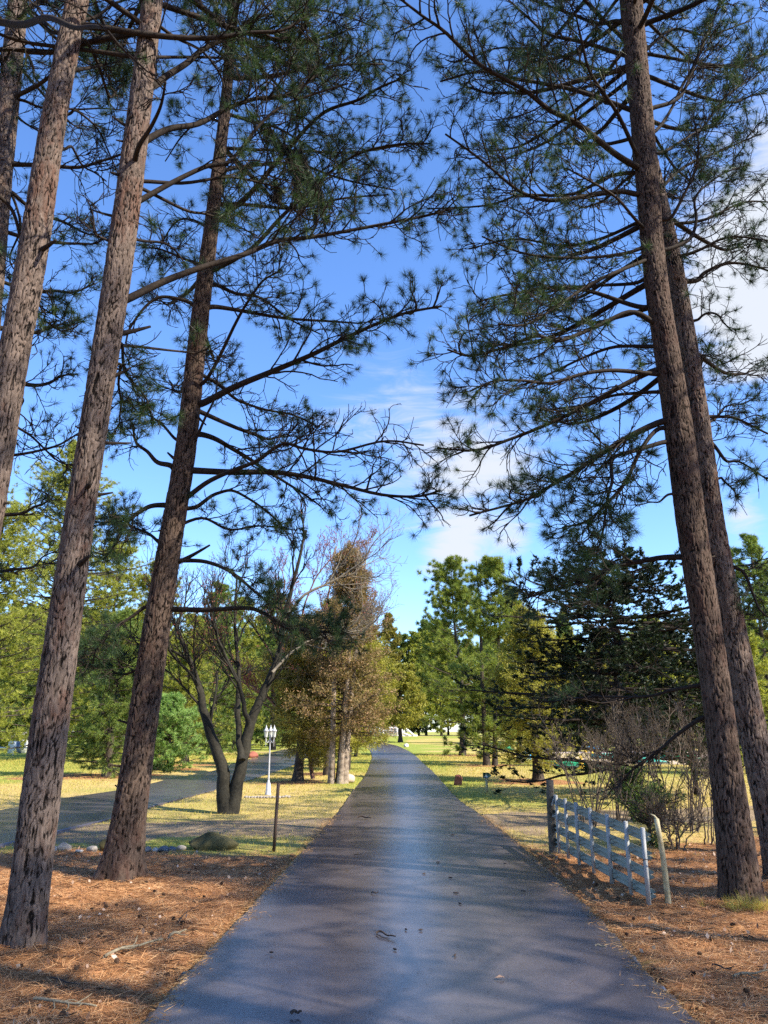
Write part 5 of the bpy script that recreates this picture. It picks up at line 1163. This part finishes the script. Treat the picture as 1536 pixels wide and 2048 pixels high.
def stick(label, px, r, mat, z=.05, name='stick', group=None, forks=0, seed=0):
    rg_ = np.random.default_rng(seed); q = crs([G(x, y, z) for x, y in px], 10); q[:, 2] += np.abs(np.sin(np.linspace(0, 5, 10))) * r * 1.2 + r
    m = MB(); m.tubes(q, np.linspace(r, r * .55, 10), 6, cap=True)
    if forks: 
        ch, _, _ = spawn(q[None], forks, .2, .9, .8, .16, 5, rg_, planar=True, zf=.1); ch[:, :, 2] = np.maximum(ch[:, :, 2], z + .006); m.tubes(ch, np.linspace(r * .5, r * .25, 5)[None] * np.ones((len(ch), 1)), 4)
    return tag(m.build(name, M[mat], smooth=True, origin=q[0]), label, 'stick', group)
ZR = .052
stick('curved dark stick lying in the middle of the driveway', [(752, 1868), (762, 1868), (775, 1874), (791, 1878)], .009, 'debris', ZR)
stick('thin loop twig beside the curved stick on the driveway', [(753, 1870), (764, 1876), (780, 1879)], .004, 'debris', ZR)
stick('short thick bark stick at the bottom of the driveway', [(581, 2031), (592, 2030), (603, 2031)], .010, 'debris', ZR)
stick('small twig left of centre on the driveway far ahead', [(713, 1637), (728, 1637), (742, 1640)], .018, 'debris', ZR)
stick('bent twig upper left on the near driveway', [(743, 1786), (750, 1788), (757, 1787)], .007, 'debris', ZR)
stick('wavy thin twig crossing left part of the driveway', [(708, 1711), (716, 1711), (725, 1709)], .006, 'debris', ZR)
stick('straight pale twig at the right edge of the driveway', [(1191, 1893), (1200, 1894), (1213, 1898)], .007, 'lichen', ZR)
stick('lichen covered branch on the needles left of the driveway', [(208, 1917), (245, 1904), (280, 1895), (325, 1886)], .013, 'lichen', .01, forks=3, seed=2)
stick('broken pale branch piece above the lichened branch', [(337, 1876), (355, 1870), (372, 1866)], .012, 'lichen', .01, forks=1, seed=3)
stick('long thin reddish twig on the needles near the verge', [(356, 1846), (375, 1825), (398, 1814)], .006, 'debris', .01, forks=2, seed=4)
stick('green tipped sprig at the lower left corner', [(68, 2000), (110, 2010), (150, 2012), (192, 2020)], .010, 'lichen', .01, forks=5, seed=5)
stick('dark forked twig on the needles at the lower left', [(100, 1957), (125, 1965), (160, 1974)], .006, 'debris', .01, forks=4, seed=6)
stick('knobby twig on the needles at the right edge', [(1468, 1955), (1500, 1952), (1540, 1946)], .010, 'lichen', .01, forks=2, seed=7)
stick('short grey twig among needles right of the driveway', [(1425, 1931), (1445, 1938), (1462, 1944)], .007, 'debris', .01, forks=2, seed=9)
rg_ = np.random.default_rng(44); k = 0
for (px, py) in [(841, 1861), (910, 1912), (648, 1700), (694, 1742), (920, 1808), (901, 1756), (912, 1787), (812, 1860), (1047, 1783), (660, 1692), (905, 1670), (876, 1725), (848, 1748), (543, 1906), (1010, 1728), (960, 1648), (790, 1900), (988, 1700)]:
    c0 = G(px, py, ZR); a = rg_.uniform(0, 3); L_ = rg_.uniform(.012, .024) * (1 + (1900 - py) / 500)
    m = MB(); dd = np.array((math.cos(a), math.sin(a), 0)) * L_; m.tubes(np.array([c0 - dd, c0, c0 + dd]) + np.array((0, 0, .006)), [.004, .008, .005], 6, cap=True)
    tag(m.build('bark_chip', M['debris'], smooth=True, origin=c0), 'small dark bark crumb lying on the asphalt', 'bark chip', 'bark crumbs scattered on the driveway')
c0 = G(1000, 1956, ZR + .004); m = MB()
V = [c0 + np.array(v) for v in ((-.035, 0, 0), (0, .02, .012), (.035, .004, 0), (.01, -.018, .01), (-.015, -.014, .004))]; m.add(V, None, [(0, 4, 1), (4, 3, 1), (3, 2, 1)]); V2 = [v + np.array((0, 0, .002)) for v in V]; m.add(V2, None, [(0, 4, 1), (4, 3, 1), (3, 2, 1)])
tag(m.build('dry_leaf', M['leaf_litter'], origin=c0), 'pale curled leaf on the driveway lower right', 'leaf')
# pine cones
M['cone'] = plain('pine_cone_scale', (.10, .06, .04), .8, .2, .4, 30, .5)
m = MB(); NSC = 70
for i in range(NSC):
    t = i / NSC; a = i * 2.39996; rr = .018 * math.sin(math.pi * (t * .85 + .1)) + .002; zz = t * .042
    dv_ = np.array((math.cos(a), math.sin(a), .25 - .6 * (1 - t))); up_ = np.array((0, 0, 1.)); sd_ = np.cross(dv_, up_); c0 = np.array((0, 0, zz + .004))
    m.add([c0, c0 + dv_ * rr + sd_ * .0055, c0 + dv_ * (rr + .005) + up_ * .002, c0 + dv_ * rr - sd_ * .0055], [(0, 1, 2, 3)])
lathe(m, (0, 0, 0), [(.001, 0), (.011, .006), (.015, .02), (.009, .036), (.001, .044)], 8)
cone = m.build('pine_cone', M['cone']); conelab = 'small brown pine cone lying on the needle litter'
tag(cone, conelab, 'pine cone', 'pine cones on the litter')
spots = [(110, 1920), (46, 1932), (165, 1895), (252, 1908), (275, 1835), (180, 1818), (215, 1815), (230, 1812), (330, 1795), (310, 1788), (345, 1842), (150, 1945), (60, 2030), (125, 2040), (340, 1955), (380, 1745), (405, 1800), (440, 1775), (290, 1765), (330, 1745), (1380, 1955), (1320, 1965), (1270, 1840), (1420, 1880), (1395, 1905), (1500, 1990), (1240, 1800), (1190, 1770), (1250, 1870), (1460, 1850), (370, 1850), (300, 1870), (200, 1870), (235, 1930), (90, 1990)]
for i, (px, py) in enumerate(spots):
    o = cone if i == 0 else cone.copy()
    if i: COL.objects.link(o)
    c0 = G(px, py); zz = float(gheight(np.array([c0[0]]), np.array([c0[1]]))[0]); o.location = (c0[0], c0[1], zz + .022)
    o.rotation_euler = (1.45, rg_.uniform(-.2, .2), rg_.uniform(0, 6)); s_ = rg_.uniform(.55, .95); o.scale = (s_,) * 3
# dead grass tuft at the foot of the right pines
m = MB(); c0 = G(1500, 1815); m.needles(c0[None] + rg_.normal(size=(40, 3)) * np.array((.14, .06, 0)), np.tile((0, 0, 1.), (40, 1)), .17, 12, .005, rg_, bias=1.2)
tag(m.build('grass_tuft', M['grass'], origin=c0), 'green tuft of long grass at the foot of the front right pine', 'grass tuft')
